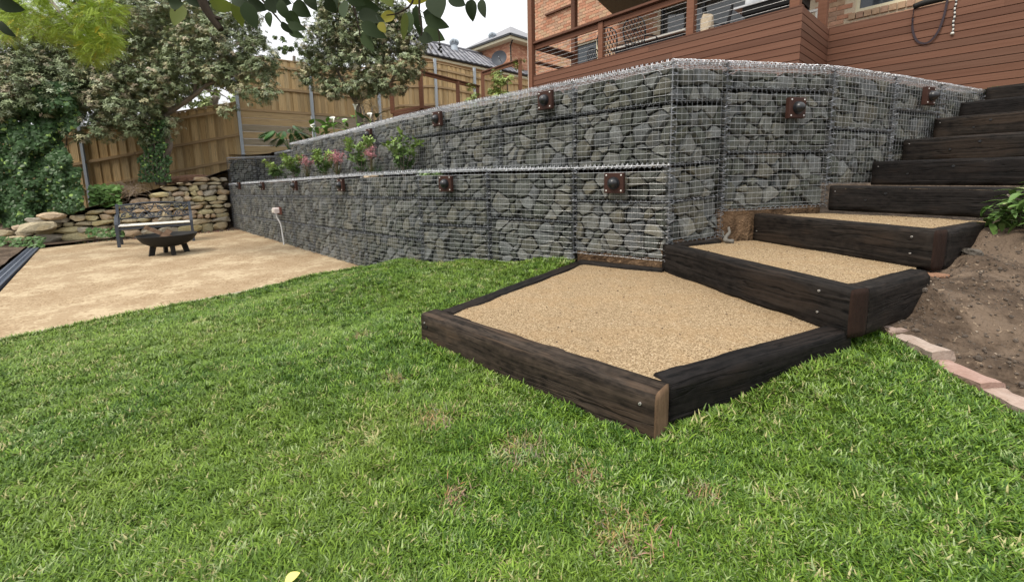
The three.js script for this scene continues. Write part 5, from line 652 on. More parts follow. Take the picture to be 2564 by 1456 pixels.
function crown(parent, name, blobs, geo, m, colour, dens, size) { // clumps on the blobs, shoots on the clumps
  const ms = [], cs = [], o = parent.position, up = v3(0, 1, 0);
  for (const [c, r, k = 1] of blobs) {
    const nc = Math.round(k * dens * 9 * (r[0] * r[1] + r[1] * r[2] + r[0] * r[2]));
    for (let i = 0; i < nc; i++) { const d = onUnit(), sh = Math.pow(rr(0.25, 1), 0.45), cc = v3(c.x + d.x * r[0] * sh, c.y + d.y * r[1] * sh, c.z + d.z * r[2] * sh), cr = rr(0.10, 0.24), n = Math.round(rr(9, 18)), tone = rr(0.75, 1.2), young = R();
      for (let j = 0; j < n; j++) { const e = onUnit(); e.y = e.y * 0.8 + 0.25; const p = cc.clone().addScaledVector(e, cr * rr(0.5, 1.05)); const dir = e.clone().multiplyScalar(0.7).add(v3(rr(-0.3, 0.3), 0.75, rr(-0.3, 0.3))).add(d.clone().multiplyScalar(0.35)).normalize(); ms.push(M4(p.sub(o), new THREE.Quaternion().setFromUnitVectors(up, dir).multiply(E3(0, R() * 6.3, 0)), size * rr(0.7, 1.2))); cs.push(colour(tone, young, (cc.y - c.y) / r[1], e.y)); } }
  }
  return inst(name, geo, m, ms, cs, parent);
}
function limb(parent, name, pts, r0, r1, m = mBark, n = 14) { const c = curve(pts.map((p) => p.clone().sub(parent.position)), n); return part(name, tube(c, (t) => lerp(r0, r1, t), 8), m, parent); }
const shoot = rosette(7, 0.095, 0.036), shootBig = rosette(6, 0.11, 0.05, 0.4), shootFine = rosette(9, 0.07, 0.018, 0.3, 0.1);
{ // the big lilly-pilly-like tree in front of the fence
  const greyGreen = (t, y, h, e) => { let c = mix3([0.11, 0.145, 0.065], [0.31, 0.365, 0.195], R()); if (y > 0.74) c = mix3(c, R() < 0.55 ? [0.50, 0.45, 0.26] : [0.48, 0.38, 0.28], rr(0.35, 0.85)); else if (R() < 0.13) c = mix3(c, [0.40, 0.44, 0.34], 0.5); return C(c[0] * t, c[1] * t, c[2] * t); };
  const b0 = pix(402, 452, 10.75), t1 = thing('leafy_tree', 'grey-green leafy tree with a limb reaching over the paling fence', 'tree', b0), D = (u, v, d, rx, ry, rz, k) => [pix(u, v, d), [rx, ry, rz || rx], k];
  const fork = pix(413, 285, 10.75);
  limb(t1, 'trunk', [b0.clone().add(v3(0, -0.1, 0)), pix(408, 400, 10.75), pix(420, 360, 10.72), pix(409, 320, 10.75), fork], 0.10, 0.085); limb(t1, 'trunk', [b0.clone().add(v3(-0.05, -0.1, 0.05)), pix(385, 400, 10.7), pix(376, 350, 10.65), pix(362, 300, 10.6), pix(350, 220, 10.6)], 0.06, 0.03);
  limb(t1, 'limb', [fork, pix(450, 262, 10.7), pix(485, 238, 10.6), pix(520, 210, 10.5), pix(585, 190, 10.4), pix(640, 170, 10.3)], 0.075, 0.018); limb(t1, 'limb', [pix(485, 238, 10.6), pix(490, 200, 10.6), pix(520, 150, 10.6), pix(560, 80, 10.6)], 0.04, 0.015); limb(t1, 'limb', [fork, pix(405, 230, 10.8), pix(420, 150, 10.8), pix(450, 60, 10.9)], 0.07, 0.02); limb(t1, 'limb', [pix(405, 230, 10.8), pix(330, 190, 10.8), pix(250, 160, 10.6)], 0.05, 0.015); limb(t1, 'limb', [pix(376, 350, 10.65), pix(300, 320, 10.4), pix(220, 300, 10.2)], 0.035, 0.012); limb(t1, 'limb', [pix(505, 222, 10.55), pix(545, 232, 10.4), pix(575, 250, 10.3)], 0.02, 0.008);
  crown(t1, 'crown', [D(565, 105, 10.7, 0.95, 0.8), D(650, 150, 10.4, 0.5, 0.5), D(640, 225, 10.2, 0.5, 0.3), D(500, 140, 10.5, 0.8, 0.7), D(430, 90, 10.9, 0.9, 0.8), D(410, 200, 10.5, 0.75, 0.55), D(330, 170, 10.6, 0.9, 0.8), D(250, 250, 10.3, 0.8, 0.6), D(330, 270, 10.3, 0.6, 0.45), D(130, 230, 10.0, 0.9, 0.55), D(180, 150, 10.5, 1.0, 0.7), D(50, 150, 10.0, 1.0, 0.75), D(20, 250, 9.7, 0.7, 0.45), D(230, 330, 10.0, 0.5, 0.35), D(345, 330, 10.2, 0.28, 0.3), D(560, 190, 10.4, 0.6, 0.25), D(430, 320, 10.6, 0.18, 0.32, 0.18), D(610, 60, 10.6, 0.4, 0.45), D(575, 275, 10.3, 0.22, 0.16, 0.2), D(350, 60, 10.9, 0.9, 0.6), D(480, 50, 10.8, 0.7, 0.6), D(260, 90, 10.9, 0.9, 0.7), D(110, 110, 10.6, 0.8, 0.6), D(600, 160, 10.5, 0.5, 0.35), D(530, 170, 10.6, 0.6, 0.35), D(460, 170, 10.7, 0.6, 0.45), D(290, 210, 10.5, 0.7, 0.5), D(200, 215, 10.4, 0.7, 0.5), D(90, 190, 10.1, 0.8, 0.5), D(385, 245, 10.4, 0.45, 0.4), D(300, 300, 10.1, 0.5, 0.3)], shoot, mLeaf, greyGreen, 6.4, 0.64);
  // second tree on the upper terrace
  const b2 = pix(900, 300, 11.4); b2.y = 2.0; const t2 = thing('round_tree', 'round-headed grey-green tree above the white lilies by the fence', 'tree', b2), f2 = pix(892, 258, 11.4);
  limb(t2, 'trunk', [b2.clone().add(v3(0, -0.1, 0)), pix(897, 285, 11.4), f2], 0.10, 0.085); limb(t2, 'limb', [f2, pix(870, 225, 11.4), pix(840, 170, 11.3), pix(810, 100, 11.3)], 0.06, 0.015); limb(t2, 'limb', [f2, pix(895, 200, 11.5), pix(900, 120, 11.5), pix(905, 30, 11.5)], 0.06, 0.015); limb(t2, 'limb', [f2, pix(925, 235, 11.3), pix(965, 215, 11.2), pix(1000, 170, 11.1)], 0.055, 0.012); limb(t2, 'limb', [pix(895, 200, 11.5), pix(940, 140, 11.4), pix(980, 80, 11.4)], 0.04, 0.012);
  crown(t2, 'crown', [D(830, 110, 11.3, 0.75, 0.7), D(800, 190, 11.2, 0.55, 0.5), D(880, 60, 11.5, 0.8, 0.7), D(960, 90, 11.4, 0.75, 0.65), D(1015, 150, 11.1, 0.5, 0.5), D(970, 200, 11.0, 0.6, 0.4), D(890, 160, 11.2, 0.6, 0.4, 0.6, 0.6), D(840, 225, 11.1, 0.35, 0.25), D(1000, 60, 11.5, 0.45, 0.5), D(905, 215, 11.0, 0.5, 0.25), D(790, 130, 11.3, 0.4, 0.6), D(860, 115, 11.2, 0.6, 0.5), D(930, 150, 11.1, 0.55, 0.45), D(905, 20, 11.4, 0.7, 0.5), D(830, 30, 11.4, 0.5, 0.5), D(960, 30, 11.5, 0.6, 0.5), D(1035, 110, 11.2, 0.35, 0.45), D(930, 105, 11.0, 0.5, 0.4), D(940, 225, 11.0, 0.4, 0.2)], shoot, mLeaf, greyGreen, 7.2, 0.64);
  // trees beyond the fence
  const dark = (t) => { const c = mix3([0.035, 0.05, 0.03], [0.075, 0.10, 0.06], R()); return C(c[0] * t, c[1] * t, c[2] * t); }, mid = (t) => { const c = mix3([0.07, 0.11, 0.04], [0.15, 0.20, 0.08], R()); return C(c[0] * t, c[1] * t, c[2] * t); }, pale = (t) => { const c = mix3([0.22, 0.30, 0.10], [0.40, 0.46, 0.20], R()); return C(c[0] * t, c[1] * t, c[2] * t); };
  const far = (name, label, u, d, blobs, geo, col, dens, size) => { const b = pix(u, 440, d); b.y = 2.3; const t = thing(name, label, 'tree', b); limb(t, 'trunk', [b.clone().add(v3(0, -0.4, 0)), b.clone().add(v3(0.1, 1.5, 0)), blobs[0][0]], 0.22, 0.1); crown(t, 'crown', blobs, geo, mLeafDull, col, dens, size); };
  far('dark_tree', 'dark tall tree beyond the fence behind the grey-green tree', 430, 17, [D(430, 20, 17, 1.9, 1.3), D(360, 70, 17, 1.6, 1.2), D(300, 20, 17, 1.6, 1.5), D(500, 60, 17, 1.0, 0.9)], shootBig, dark, 1.1, 1.6);
  far('spreading_tree', 'spreading mid-green tree beyond the left end of the fence', 150, 15, [D(230, 130, 15, 2.2, 1.9), D(80, 90, 14.5, 2.2, 1.9), D(330, 230, 15, 1.3, 1.1), D(120, 240, 14.5, 2.0, 1.2)], shootBig, mid, 0.9, 1.5);
  far('pale_tree', 'pale yellow-green bush showing through the gap above the fence', 540, 15.5, [D(540, 240, 15.5, 1.3, 0.55), D(440, 255, 15.2, 1.2, 0.6), D(590, 250, 15.8, 0.6, 0.35)], shootBig, pale, 0.6, 1.3);
  far('distant_tree', 'small tree far beyond the high fence post', 735, 30, [D(735, 140, 30, 1.3, 1.3), D(700, 120, 31, 0.7, 0.8)], shootBig, mid, 0.35, 1.6);
}
{ // feathery bright tree hanging in from the left
  const frond = (() => { const pos = [], idx = [], nor = []; for (let k = 0; k < 14; k++) for (const s of [-1, 1]) { const t = k / 14, x = 0.04 + t * 0.30, y = -0.10 * t * t, L = 0.065 * Math.sin(PI * (0.15 + 0.8 * t)), b = pos.length / 3; pos.push(x, y, 0, x + 0.012, y - 0.004, s * L * 0.5, x + 0.03, y - 0.012, s * L, x + 0.022, y - 0.002, s * L * 0.45); idx.push(b, b + 1, b + 3, b + 1, b + 2, b + 3); } const g = new THREE.BufferGeometry(); g.setAttribute('position', new THREE.Float32BufferAttribute(pos, 3)); g.setIndex(idx); g.computeVertexNormals(); return g; })();
  const base = V(-10.6, 0, 6.0), t = thing('feathery_tree', 'bright yellow-green feathery foliage hanging in above the ivy', 'tree', base), hub = pix(-60, -120, 6.4);
  limb(t, 'trunk', [base.clone().add(v3(0, -0.2, 0)), base.clone().add(v3(0.2, 2.2, 0)), hub], 0.14, 0.08); limb(t, 'limb', [hub, pix(60, -60, 6.3), pix(140, 20, 6.2), pix(190, 90, 6.2)], 0.045, 0.008); limb(t, 'limb', [pix(60, -60, 6.3), pix(180, -40, 6.3), pix(250, 20, 6.3), pix(270, 80, 6.3)], 0.035, 0.006);
  const ms = [], cs = [], B = [[60, 15, 60, 45], [150, 20, 90, 50], [230, 45, 70, 50], [190, 85, 55, 40], [245, 90, 35, 40], [110, 60, 60, 40], [260, 20, 45, 40], [20, 60, 30, 40], [270, 105, 25, 20], [225, 125, 35, 25]];
  for (const [u, v, ru, rv] of B) for (let i = 0; i < 260; i++) { const a = R() * 2 * PI, q = Math.sqrt(R()), p = pix(u + Math.cos(a) * ru * q, v + Math.sin(a) * rv * q, rr(5.9, 6.6)); ms.push(M4(p.sub(base), E3(rr(-0.7, 0.7), R() * 6.3, rr(-1.1, 0.5), 'YXZ'), rr(0.35, 0.62))); const k = rr(0.6, 1.25); cs.push(R() < 0.03 ? C(0.62, 0.46, 0.05) : C(0.30 * k, 0.40 * k, 0.06 * k)); }
  inst('foliage', frond, mLeafDull, ms, cs, t);
}
const ivyLeaf = (() => { const g = new THREE.CircleGeometry(0.5, 7); const p = g.attributes.position; for (let i = 1; i < p.count; i++) { const a = Math.atan2(p.getY(i), p.getX(i)), r = 0.42 + 0.13 * Math.cos(3 * a); p.setXYZ(i, Math.cos(a) * r, Math.sin(a) * r, -0.08 * Math.abs(Math.sin(a))); } g.computeVertexNormals(); return g; })();
function leafMass(parent, name, pts, geo, m, col, size, face) { const ms = [], cs = [], o = parent.position; for (const p of pts) { ms.push(M4(p.clone().sub(o), E3(face[0] + rr(-0.7, 0.5), face[1] + rr(-0.8, 0.8), rr(-3, 3), 'YXZ'), size * rr(0.65, 1.3))); cs.push(col()); } return inst(name, geo, m, ms, cs, parent); }
{
  const green = () => { const k = rr(0.7, 1.3); return R() < 0.05 ? C(0.22, 0.34, 0.08) : C(0.045 * k, 0.092 * k, 0.03 * k); };
  const base = V(-11.4, 0.2, 9.9), iv = thing('ivy', 'dense dark green ivy smothering the fence at its left end', 'ivy', base), pts = [];
  for (let i = 0; i < 15000; i++) { const u = rr(-120, 205), v = rr(205, 590), edge = 150 + 55 * noise3(v * 0.02, 3, 1) + (v > 420 ? 25 : 0) - (v > 530 ? 40 : 0); if (u > edge || v > 572 - Math.max(0, u) * 0.28 + 14 * noise3(u * 0.04, 5, 2)) continue; const b = fbm3(u * 0.02, v * 0.02, 1, 3); pts.push(pix(u, v, 10.35 - 1.1 * b + rr(-0.12, 0.12) - (v - 215) * 0.0016)); }
  leafMass(iv, 'foliage', pts, ivyLeaf, mLeaf, green, 0.085, [-0.2, 0.5]); for (let k = 0; k < 5; k++) limb(iv, 'stem', [pix(20 + k * 35, 590, 9.9), pix(25 + k * 33, 450, 10.1), pix(10 + k * 40, 300, 10.2)], 0.02, 0.01);
  const vn = thing('trunk_ivy', 'ivy and vines wrapped round the grey-green tree trunk', 'ivy', pix(385, 450, 10.5)), p2 = []; for (let i = 0; i < 1500; i++) { const v = rr(300, 455), u = 385 + rr(-1, 1) * (24 + 22 * noise3(v * 0.05, 1, 2)) + (v < 360 ? -8 : 0); p2.push(pix(u, v, rr(10.3, 10.75))); } leafMass(vn, 'foliage', p2, ivyLeaf, mLeaf, green, 0.065, [-0.2, 0.4]); for (let k = 0; k < 6; k++) limb(vn, 'stem', [pix(365 + k * 9, 455, 10.5), pix(360 + k * 10, 400, 10.45), pix(358 + k * 8, 340, 10.5)], 0.012, 0.007);
  const gc = thing('ground_ivy', 'low ivy spreading over the foot of the stone wall', 'ivy', pixY(60, 610, 0.05)), p3 = []; for (let i = 0; i < 420; i++) { const w = R(); const [u, v] = w < 0.6 ? [rr(-60, 110), rr(592, 618)] : [rr(215, 310), rr(572, 592)]; const p = pix(u, v, 8.75 - (v - 580) * 0.01 + rr(-0.1, 0.1)); if (p.y < 0.02) p.y = 0.02 + R() * 0.05; p3.push(p); } leafMass(gc, 'foliage', p3, ivyLeaf, mLeaf, () => { const k = rr(0.7, 1.3); return C(0.06 * k, 0.12 * k, 0.03 * k); }, 0.07, [-0.6, 0.3]);
  const bu = thing('broadleaf_clump', 'broad green leaves growing behind the stone wall by the post', 'plant', pix(270, 510, 9.9)), p4 = []; for (let i = 0; i < 420; i++) { const u = rr(225, 300), v = rr(465, 515); p4.push(pix(u, v, rr(9.6, 10.0))); } leafMass(bu, 'foliage', p4, ivyLeaf, mLeaf, () => { const k = rr(0.7, 1.3); return C(0.10 * k, 0.19 * k, 0.045 * k); }, 0.12, [-0.5, 0.4]);
  const br = thing('brush_pile', 'tangle of dry grey twigs behind the stone wall', 'twigs', pix(315, 490, 9.9)); { const g = []; for (let i = 0; i < 90; i++) { const p = pix(rr(285, 350), rr(468, 505), rr(9.75, 10.0)).sub(br.position), e = onUnit(); g.push(tube(curve([p, p.clone().addScaledVector(e, 0.12).add(v3(0, 0.03, 0)), p.clone().addScaledVector(e, 0.28)], 5), 0.005, 4)); } part('twigs', mergeGeometries(g), tint(mBark, 1.1, 1.0, 0.9), br).userData.kind = 'stuff'; }
  const mu = structure('mulch_heap', rock(1.0, 0.26, 0.6, 5, 0.18, 3), tint(mSoil, 1.6, 1.15, 0.95)); mu.position.copy(pix(480, 448, 11.2)); mu.rotation.y = 0.5;
}
function shrub(name, label, base, H, W, stems, leafGeo, size, col, n, group) {
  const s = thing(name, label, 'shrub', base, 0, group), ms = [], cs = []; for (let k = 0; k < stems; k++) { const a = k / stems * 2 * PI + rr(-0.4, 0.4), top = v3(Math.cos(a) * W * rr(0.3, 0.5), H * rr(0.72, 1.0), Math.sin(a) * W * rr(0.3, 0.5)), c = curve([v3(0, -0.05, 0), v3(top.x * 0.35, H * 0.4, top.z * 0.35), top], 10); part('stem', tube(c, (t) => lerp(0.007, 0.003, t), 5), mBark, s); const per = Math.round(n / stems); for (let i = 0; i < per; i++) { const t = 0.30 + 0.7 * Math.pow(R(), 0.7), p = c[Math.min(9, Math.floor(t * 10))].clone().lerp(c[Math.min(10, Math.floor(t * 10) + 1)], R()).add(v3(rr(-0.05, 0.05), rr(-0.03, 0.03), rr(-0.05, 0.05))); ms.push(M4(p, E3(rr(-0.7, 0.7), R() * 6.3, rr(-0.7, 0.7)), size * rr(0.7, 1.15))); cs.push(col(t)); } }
  inst('foliage', leafGeo, mLeaf, ms, cs, s); return s;
}
{ // planted terrace between the walls
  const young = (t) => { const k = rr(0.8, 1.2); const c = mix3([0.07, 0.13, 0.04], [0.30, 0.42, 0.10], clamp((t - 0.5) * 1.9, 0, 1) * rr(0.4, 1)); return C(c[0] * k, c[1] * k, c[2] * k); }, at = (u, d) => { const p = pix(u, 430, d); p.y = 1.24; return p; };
  const G = 'young shrubs on the planted terrace';
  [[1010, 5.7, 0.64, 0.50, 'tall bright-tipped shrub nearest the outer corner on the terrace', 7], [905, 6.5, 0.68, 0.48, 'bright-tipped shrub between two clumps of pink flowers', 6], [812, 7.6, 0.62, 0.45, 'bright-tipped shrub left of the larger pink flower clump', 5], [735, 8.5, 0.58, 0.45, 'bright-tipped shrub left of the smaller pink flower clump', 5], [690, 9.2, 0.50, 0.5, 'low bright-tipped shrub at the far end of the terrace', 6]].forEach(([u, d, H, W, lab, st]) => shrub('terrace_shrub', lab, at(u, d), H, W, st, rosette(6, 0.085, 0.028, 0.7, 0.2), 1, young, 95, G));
  const strap = (() => { const g = []; for (let k = 0; k < 16; k++) { const a = k * 2.4, L = rr(0.18, 0.3); const c = curve([v3(0, 0, 0), v3(Math.cos(a) * 0.03, L * 0.55, Math.sin(a) * 0.03), v3(Math.cos(a) * 0.10, L, Math.sin(a) * 0.10)], 5); g.push(tube(c, (t) => 0.005 * (1 - t * 0.85), 3)); } return mergeGeometries(g); })();
  [[768, 8.1, 'small clump of pink flowers with strappy leaves on the terrace', 1.0], [843, 7.15, 'larger clump of pink flowers with strappy leaves on the terrace', 1.35], [930, 6.25, 'narrow clump of pink flowers beside the tallest terrace shrub', 0.7]].forEach(([u, d, lab, k]) => { const p = at(u, d), f = thing('pink_flower_clump', lab, 'flowers', p, 0, 'pink flower clumps on the terrace'); part('leaves', strap, leafMat({ color: C(0.09, 0.15, 0.05) }), f); const ms = [], cs = [], st = []; for (let i = 0; i < 22 * k; i++) { const a = R() * 6.3, q = rr(0, 0.13) * k, top = v3(Math.cos(a) * q, rr(0.30, 0.46), Math.sin(a) * q); st.push(tube([v3(0, 0, 0), top.clone().multiplyScalar(0.6), top], 0.0025, 3)); for (let j = 0; j < 9; j++) { ms.push(M4(top.clone().add(v3(rr(-0.03, 0.03), rr(-0.03, 0.03), rr(-0.03, 0.03))), E3(R() * 6, R() * 6, R() * 6), rr(0.7, 1.2))); const t = rr(0.7, 1.2); cs.push(C(0.46 * t, 0.20 * t, 0.22 * t)); } } part('stalks', mergeGeometries(st), leafMat({ color: C(0.22, 0.16, 0.09) }), f); inst('petals', rosette(4, 0.016, 0.008, 0.6), mLeafDull, ms, cs, f); });
  [[948, 6.05, 'dark grassy tuft beside the flat stone on the terrace', [0.05, 0.10, 0.04], 1], [712, 8.9, 'dark grassy tuft at the far end of the terrace', [0.06, 0.11, 0.05], 0.9]].forEach(([u, d, lab, c, k]) => { const f = thing('grass_tuft', lab, 'plant', at(u, d)); part('leaves', strap, leafMat({ color: C(...c) }), f).scale.setScalar(k * 0.8); });
  const lo = thing('low_herb', 'low pale green herb on the terrace behind the lawn corner', 'plant', at(1075, 5.35)); { const ms = [], cs = []; for (let i = 0; i < 60; i++) { ms.push(M4(v3(rr(-0.14, 0.14), rr(0.03, 0.10), rr(-0.08, 0.08)), E3(rr(-0.5, 0.5), R() * 6, rr(-0.5, 0.5)), rr(0.4, 0.6))); cs.push(C(0.25, 0.36, 0.14)); } inst('foliage', shootBig, mLeaf, ms, cs, lo); }
  const fs = solo('flat_stone', rock(0.26, 0.05, 0.16, 61, 0.15, 2), mSands[2], 'flat tan stone lying on the terrace beside a grassy tuft', 'stone'); { const p = at(932, 6.12); fs.position.set(p.x, 1.285, p.z); }
}
{ // above the upper wall
  const lobed = (() => { const g = []; for (let k = 0; k < 11; k++) for (const s of [-1, 1]) { const t = k / 11, x = 0.04 + t * 0.36, L = 0.20 * Math.sin(PI * (0.2 + 0.72 * t)), l = leafShape(L, 0.045, 0.2, 0.25); l.rotateY(-s * 1.05); l.translate(x, -0.12 * t * t, 0); g.push(l); } return mergeGeometries(g); })();
  const b = pix(722, 362, 10.9); b.y = 2.0; const ph = thing('lobed_leaf_plant', 'large plant with deeply cut glossy leaves by the retaining sleepers', 'plant', b); const mp = leafMat({ color: C(0.06, 0.15, 0.04), roughness: 0.35 }); for (let k = 0; k < 13; k++) { const a = k / 13 * 2 * PI + rr(-0.2, 0.2), el = rr(0.5, 1.1), L = rr(0.35, 0.6), tip = v3(Math.cos(a) * Math.cos(el) * L, Math.sin(el) * L + 0.1, Math.sin(a) * Math.cos(el) * L); part('stalk', tube(curve([v3(0, 0, 0), tip.clone().multiplyScalar(0.55).add(v3(0, 0.06, 0)), tip], 8), 0.008, 5), mp, ph); const m = part('leaf', lobed, mp, ph); m.position.copy(tip); m.rotation.set(0, -a, -rr(0.0, 0.5), 'YXZ'); m.scale.setScalar(rr(0.8, 1.15)); }
  const ly = pix(850, 325, 10.0); ly.y = 2.0; const li = thing('arum_lilies', 'bright green arum lilies with white blooms on the upper wall', 'plant', ly); { const broad = leafShape(0.24, 0.11, 0.2, 0.3), ml = leafMat({ color: C(0.14, 0.27, 0.05), roughness: 0.4 }), ml2 = leafMat({ color: C(0.05, 0.11, 0.035), roughness: 0.4 }); for (let k = 0; k < 64; k++) { const u = rr(770, 955), p = pix(u, 330 - (u - 770) * 0.16 + rr(-22, 14), rr(9.6, 10.3)).sub(ly), m = part('leaf', broad, u > 895 ? ml2 : ml, li); m.position.copy(p); m.rotation.set(0, R() * 6.3, rr(-0.2, 0.9), 'YXZ'); m.scale.setScalar(rr(0.7, 1.2)); } for (const [u, v] of [[832, 300], [888, 268], [925, 290], [783, 318], [862, 305]]) { const p = pix(u, v, 9.8).sub(ly), bl = new THREE.LatheGeometry([[0.006, -0.07], [0.018, -0.02], [0.035, 0.025], [0.06, 0.06]].map((q) => new THREE.Vector2(...q)), 12, 0, 5.2); const m = part('bloom', bl, leafMat({ color: C(0.8, 0.8, 0.74) }), li); m.position.copy(p); m.rotation.set(0.35, R() * 6, 0.2); part('stalk', tube([p.clone().add(v3(0, -0.06, 0)), p.clone().add(v3(0.02, -0.5, 0))], 0.008, 5), ml, li); } }
  const sp = pix(930, 290, 10.9); sp.y = 2.0; const sd = thing('spiky_plant', 'dry spiky plant with narrow drooping leaves under the round tree', 'plant', sp); { const g = [], hub = [pix(930, 268, 10.8), pix(945, 290, 10.7), pix(905, 262, 10.9)]; for (const c of hub) for (let k = 0; k < 34; k++) { const e = onUnit(), p = c.clone().sub(sp), L = rr(0.22, 0.42); g.push(tube(curve([p, p.clone().addScaledVector(e, L * 0.6).add(v3(0, 0.05, 0)), p.clone().addScaledVector(e, L).add(v3(0, -0.08, 0))], 5), (t) => 0.006 * (1 - 0.8 * t), 3)); } part('leaves', mergeGeometries(g), leafMat({ color: C(0.34, 0.27, 0.16), roughness: 0.7 }), sd).userData.kind = 'stuff'; for (const c of hub) part('stem', tube([v3(0, -0.1, 0), c.clone().sub(sp)], 0.025, 6), mBark, sd); }
  const light = () => { const k = rr(0.75, 1.2); return C(0.26 * k, 0.33 * k, 0.09 * k); };
  const hb = pix(1268, 238, 14.2); const h1 = thing('pale_shrub', 'pale green shrub growing behind the raised balustrade', 'shrub', hb); crown(h1, 'foliage', [[pix(1275, 195, 14.2), [0.55, 0.5, 0.4]], [pix(1240, 215, 14.2), [0.3, 0.3, 0.3]], [pix(1262, 240, 14.0), [0.4, 0.25, 0.3]]], shoot, mLeaf, light, 1.5, 1); limb(h1, 'stem', [hb.clone().add(v3(0, -0.6, 0)), pix(1270, 200, 14.2)], 0.03, 0.015);
  const h2b = pix(1180, 262, 13.4), h2 = thing('small_pale_shrub', 'small pale green shrub behind the lower landing posts', 'shrub', h2b); crown(h2, 'foliage', [[pix(1178, 235, 13.6), [0.22, 0.3, 0.2]], [pix(1190, 255, 13.5), [0.25, 0.2, 0.2]]], shoot, mLeaf, light, 1.6, 1); limb(h2, 'stem', [h2b.clone().add(v3(0, -0.6, 0)), pix(1180, 235, 13.6)], 0.025, 0.012);
}
{ // leafy plant at the right end of the third step
  const b = V(3.22, 0.84, 2.60), s = thing('broadleaf_shrub', 'bushy plant with pale-edged leaves at the end of the third step', 'shrub', b), big = leafShape(0.085, 0.034, 0.25, 0.25), ms = [], cs = []; for (let i = 0; i < 420; i++) { const e = onUnit(); e.y = Math.abs(e.y) * 1.05 - 0.12; const q = rr(0.5, 1); ms.push(M4(v3(e.x * 0.24 * q + 0.06, 0.06 + e.y * 0.27 * q, e.z * 0.24 * q), E3(0, R() * 6.3, rr(-0.9, 0.5), 'YXZ'), rr(0.7, 1.25))); const k = rr(0.75, 1.2); cs.push(R() < 0.16 ? C(0.42 * k, 0.46 * k, 0.22 * k) : C(0.09 * k, 0.16 * k, 0.04 * k)); } inst('foliage', big, mLeaf, ms, cs, s); for (let k = 0; k < 7; k++) part('stem', tube(curve([v3(0.05, -0.1, 0), v3(0.05 + rr(-0.08, 0.08), 0.1, rr(-0.08, 0.08)), v3(0.05 + rr(-0.18, 0.18), 0.22, rr(-0.18, 0.18))], 6), 0.005, 5), mBark, s);
}
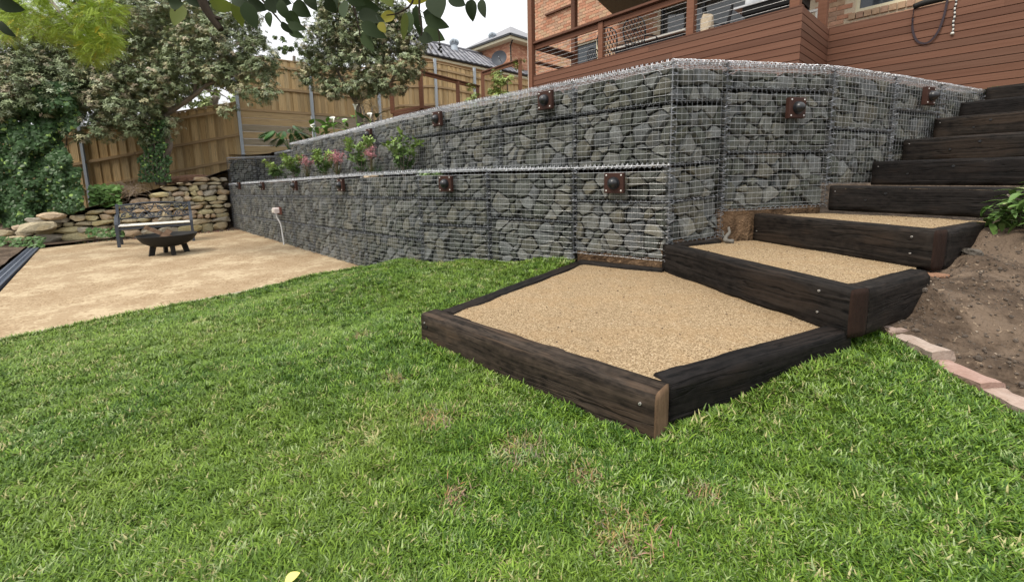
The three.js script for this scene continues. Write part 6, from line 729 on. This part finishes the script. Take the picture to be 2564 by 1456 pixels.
{ // branch hanging into the top of the view, close by
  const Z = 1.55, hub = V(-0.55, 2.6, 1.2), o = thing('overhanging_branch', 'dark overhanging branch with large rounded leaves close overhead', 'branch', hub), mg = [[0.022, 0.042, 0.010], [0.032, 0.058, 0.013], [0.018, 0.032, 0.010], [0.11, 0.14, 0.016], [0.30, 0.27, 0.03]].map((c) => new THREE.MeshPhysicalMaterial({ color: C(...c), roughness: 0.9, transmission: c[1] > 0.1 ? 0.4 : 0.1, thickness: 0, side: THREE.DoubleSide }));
  const D = (sx, sy, z = Z) => pix(sx / 1.4487, sy / 1.4487, z), lm = (pts, a, b) => limb(o, 'twig', pts, a, b, tint(mBark, 0.16, 0.14, 0.12), 12);
  lm([hub, D(720, -60), D(735, 10), D(760, 55), D(800, 108)], 0.02, 0.011); lm([D(765, 60), D(800, 68)], 0.008, 0.005); lm([hub, D(1000, -70), D(1250, -25), D(1500, -30), D(1760, -30)], 0.012, 0.004); lm([D(1265, -20), D(1285, 40), D(1297, 90), D(1305, 130)], 0.004, 0.002); lm([D(1500, -30), D(1490, 15), D(1440, 48), D(1400, 55)], 0.004, 0.002); lm([D(1520, -25), D(1520, 60), D(1530, 110), D(1525, 130)], 0.004, 0.002); lm([D(1560, -20), D(1585, 90), D(1592, 140), D(1592, 165)], 0.003, 0.0015); lm([D(900, -60), D(950, 0), D(1000, 60), D(1030, 95)], 0.005, 0.002); lm([D(620, -60), D(650, 5), D(630, 40)], 0.005, 0.002);
  // [centre x, y, length, width in source pixels, angle (0 = tip to the right, 90 = tip down), tone]
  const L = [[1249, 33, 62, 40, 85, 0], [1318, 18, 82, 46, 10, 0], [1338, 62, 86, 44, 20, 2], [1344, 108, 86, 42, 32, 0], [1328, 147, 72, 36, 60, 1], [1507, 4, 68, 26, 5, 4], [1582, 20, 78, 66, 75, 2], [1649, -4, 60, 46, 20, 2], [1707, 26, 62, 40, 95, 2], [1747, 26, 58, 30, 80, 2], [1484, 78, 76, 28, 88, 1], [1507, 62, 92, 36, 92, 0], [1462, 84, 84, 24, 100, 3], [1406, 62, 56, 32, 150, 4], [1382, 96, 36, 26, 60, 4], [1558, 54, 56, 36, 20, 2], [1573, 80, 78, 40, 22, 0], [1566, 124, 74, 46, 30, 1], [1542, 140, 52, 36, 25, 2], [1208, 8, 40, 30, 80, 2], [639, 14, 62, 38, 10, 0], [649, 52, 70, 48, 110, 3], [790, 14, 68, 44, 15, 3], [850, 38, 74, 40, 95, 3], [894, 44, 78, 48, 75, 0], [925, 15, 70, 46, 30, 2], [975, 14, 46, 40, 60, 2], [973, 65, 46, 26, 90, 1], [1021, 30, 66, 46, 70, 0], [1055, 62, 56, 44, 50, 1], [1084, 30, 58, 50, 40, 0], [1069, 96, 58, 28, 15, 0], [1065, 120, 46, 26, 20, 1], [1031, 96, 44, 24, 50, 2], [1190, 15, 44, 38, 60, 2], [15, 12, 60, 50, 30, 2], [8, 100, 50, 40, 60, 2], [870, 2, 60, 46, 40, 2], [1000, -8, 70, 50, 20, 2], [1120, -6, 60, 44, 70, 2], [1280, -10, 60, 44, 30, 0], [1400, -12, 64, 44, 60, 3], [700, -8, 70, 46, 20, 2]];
  const bySize = new Map();
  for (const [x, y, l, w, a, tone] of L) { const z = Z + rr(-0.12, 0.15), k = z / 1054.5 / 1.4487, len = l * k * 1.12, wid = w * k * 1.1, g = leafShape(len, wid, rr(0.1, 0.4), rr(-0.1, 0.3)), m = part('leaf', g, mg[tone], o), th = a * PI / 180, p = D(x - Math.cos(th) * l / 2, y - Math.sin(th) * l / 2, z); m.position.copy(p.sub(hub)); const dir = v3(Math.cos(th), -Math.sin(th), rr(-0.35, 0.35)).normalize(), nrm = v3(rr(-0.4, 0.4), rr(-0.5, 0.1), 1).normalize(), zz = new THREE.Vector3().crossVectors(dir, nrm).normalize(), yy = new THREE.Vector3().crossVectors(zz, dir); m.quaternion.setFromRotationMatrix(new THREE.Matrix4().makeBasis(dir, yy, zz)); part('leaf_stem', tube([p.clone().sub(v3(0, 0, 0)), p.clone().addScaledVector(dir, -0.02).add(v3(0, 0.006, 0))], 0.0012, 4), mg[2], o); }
  for (const [x, y] of [[1592, 160], [1596, 170], [1590, 178], [1598, 186], [1505, 128], [1512, 135], [1500, 140]]) { const p = D(x, y).sub(hub); part('berry', new THREE.SphereGeometry(0.0055, 8, 6).translate(p.x, p.y, p.z), mBlack, o); }
}
renderer.render(scene, camera);
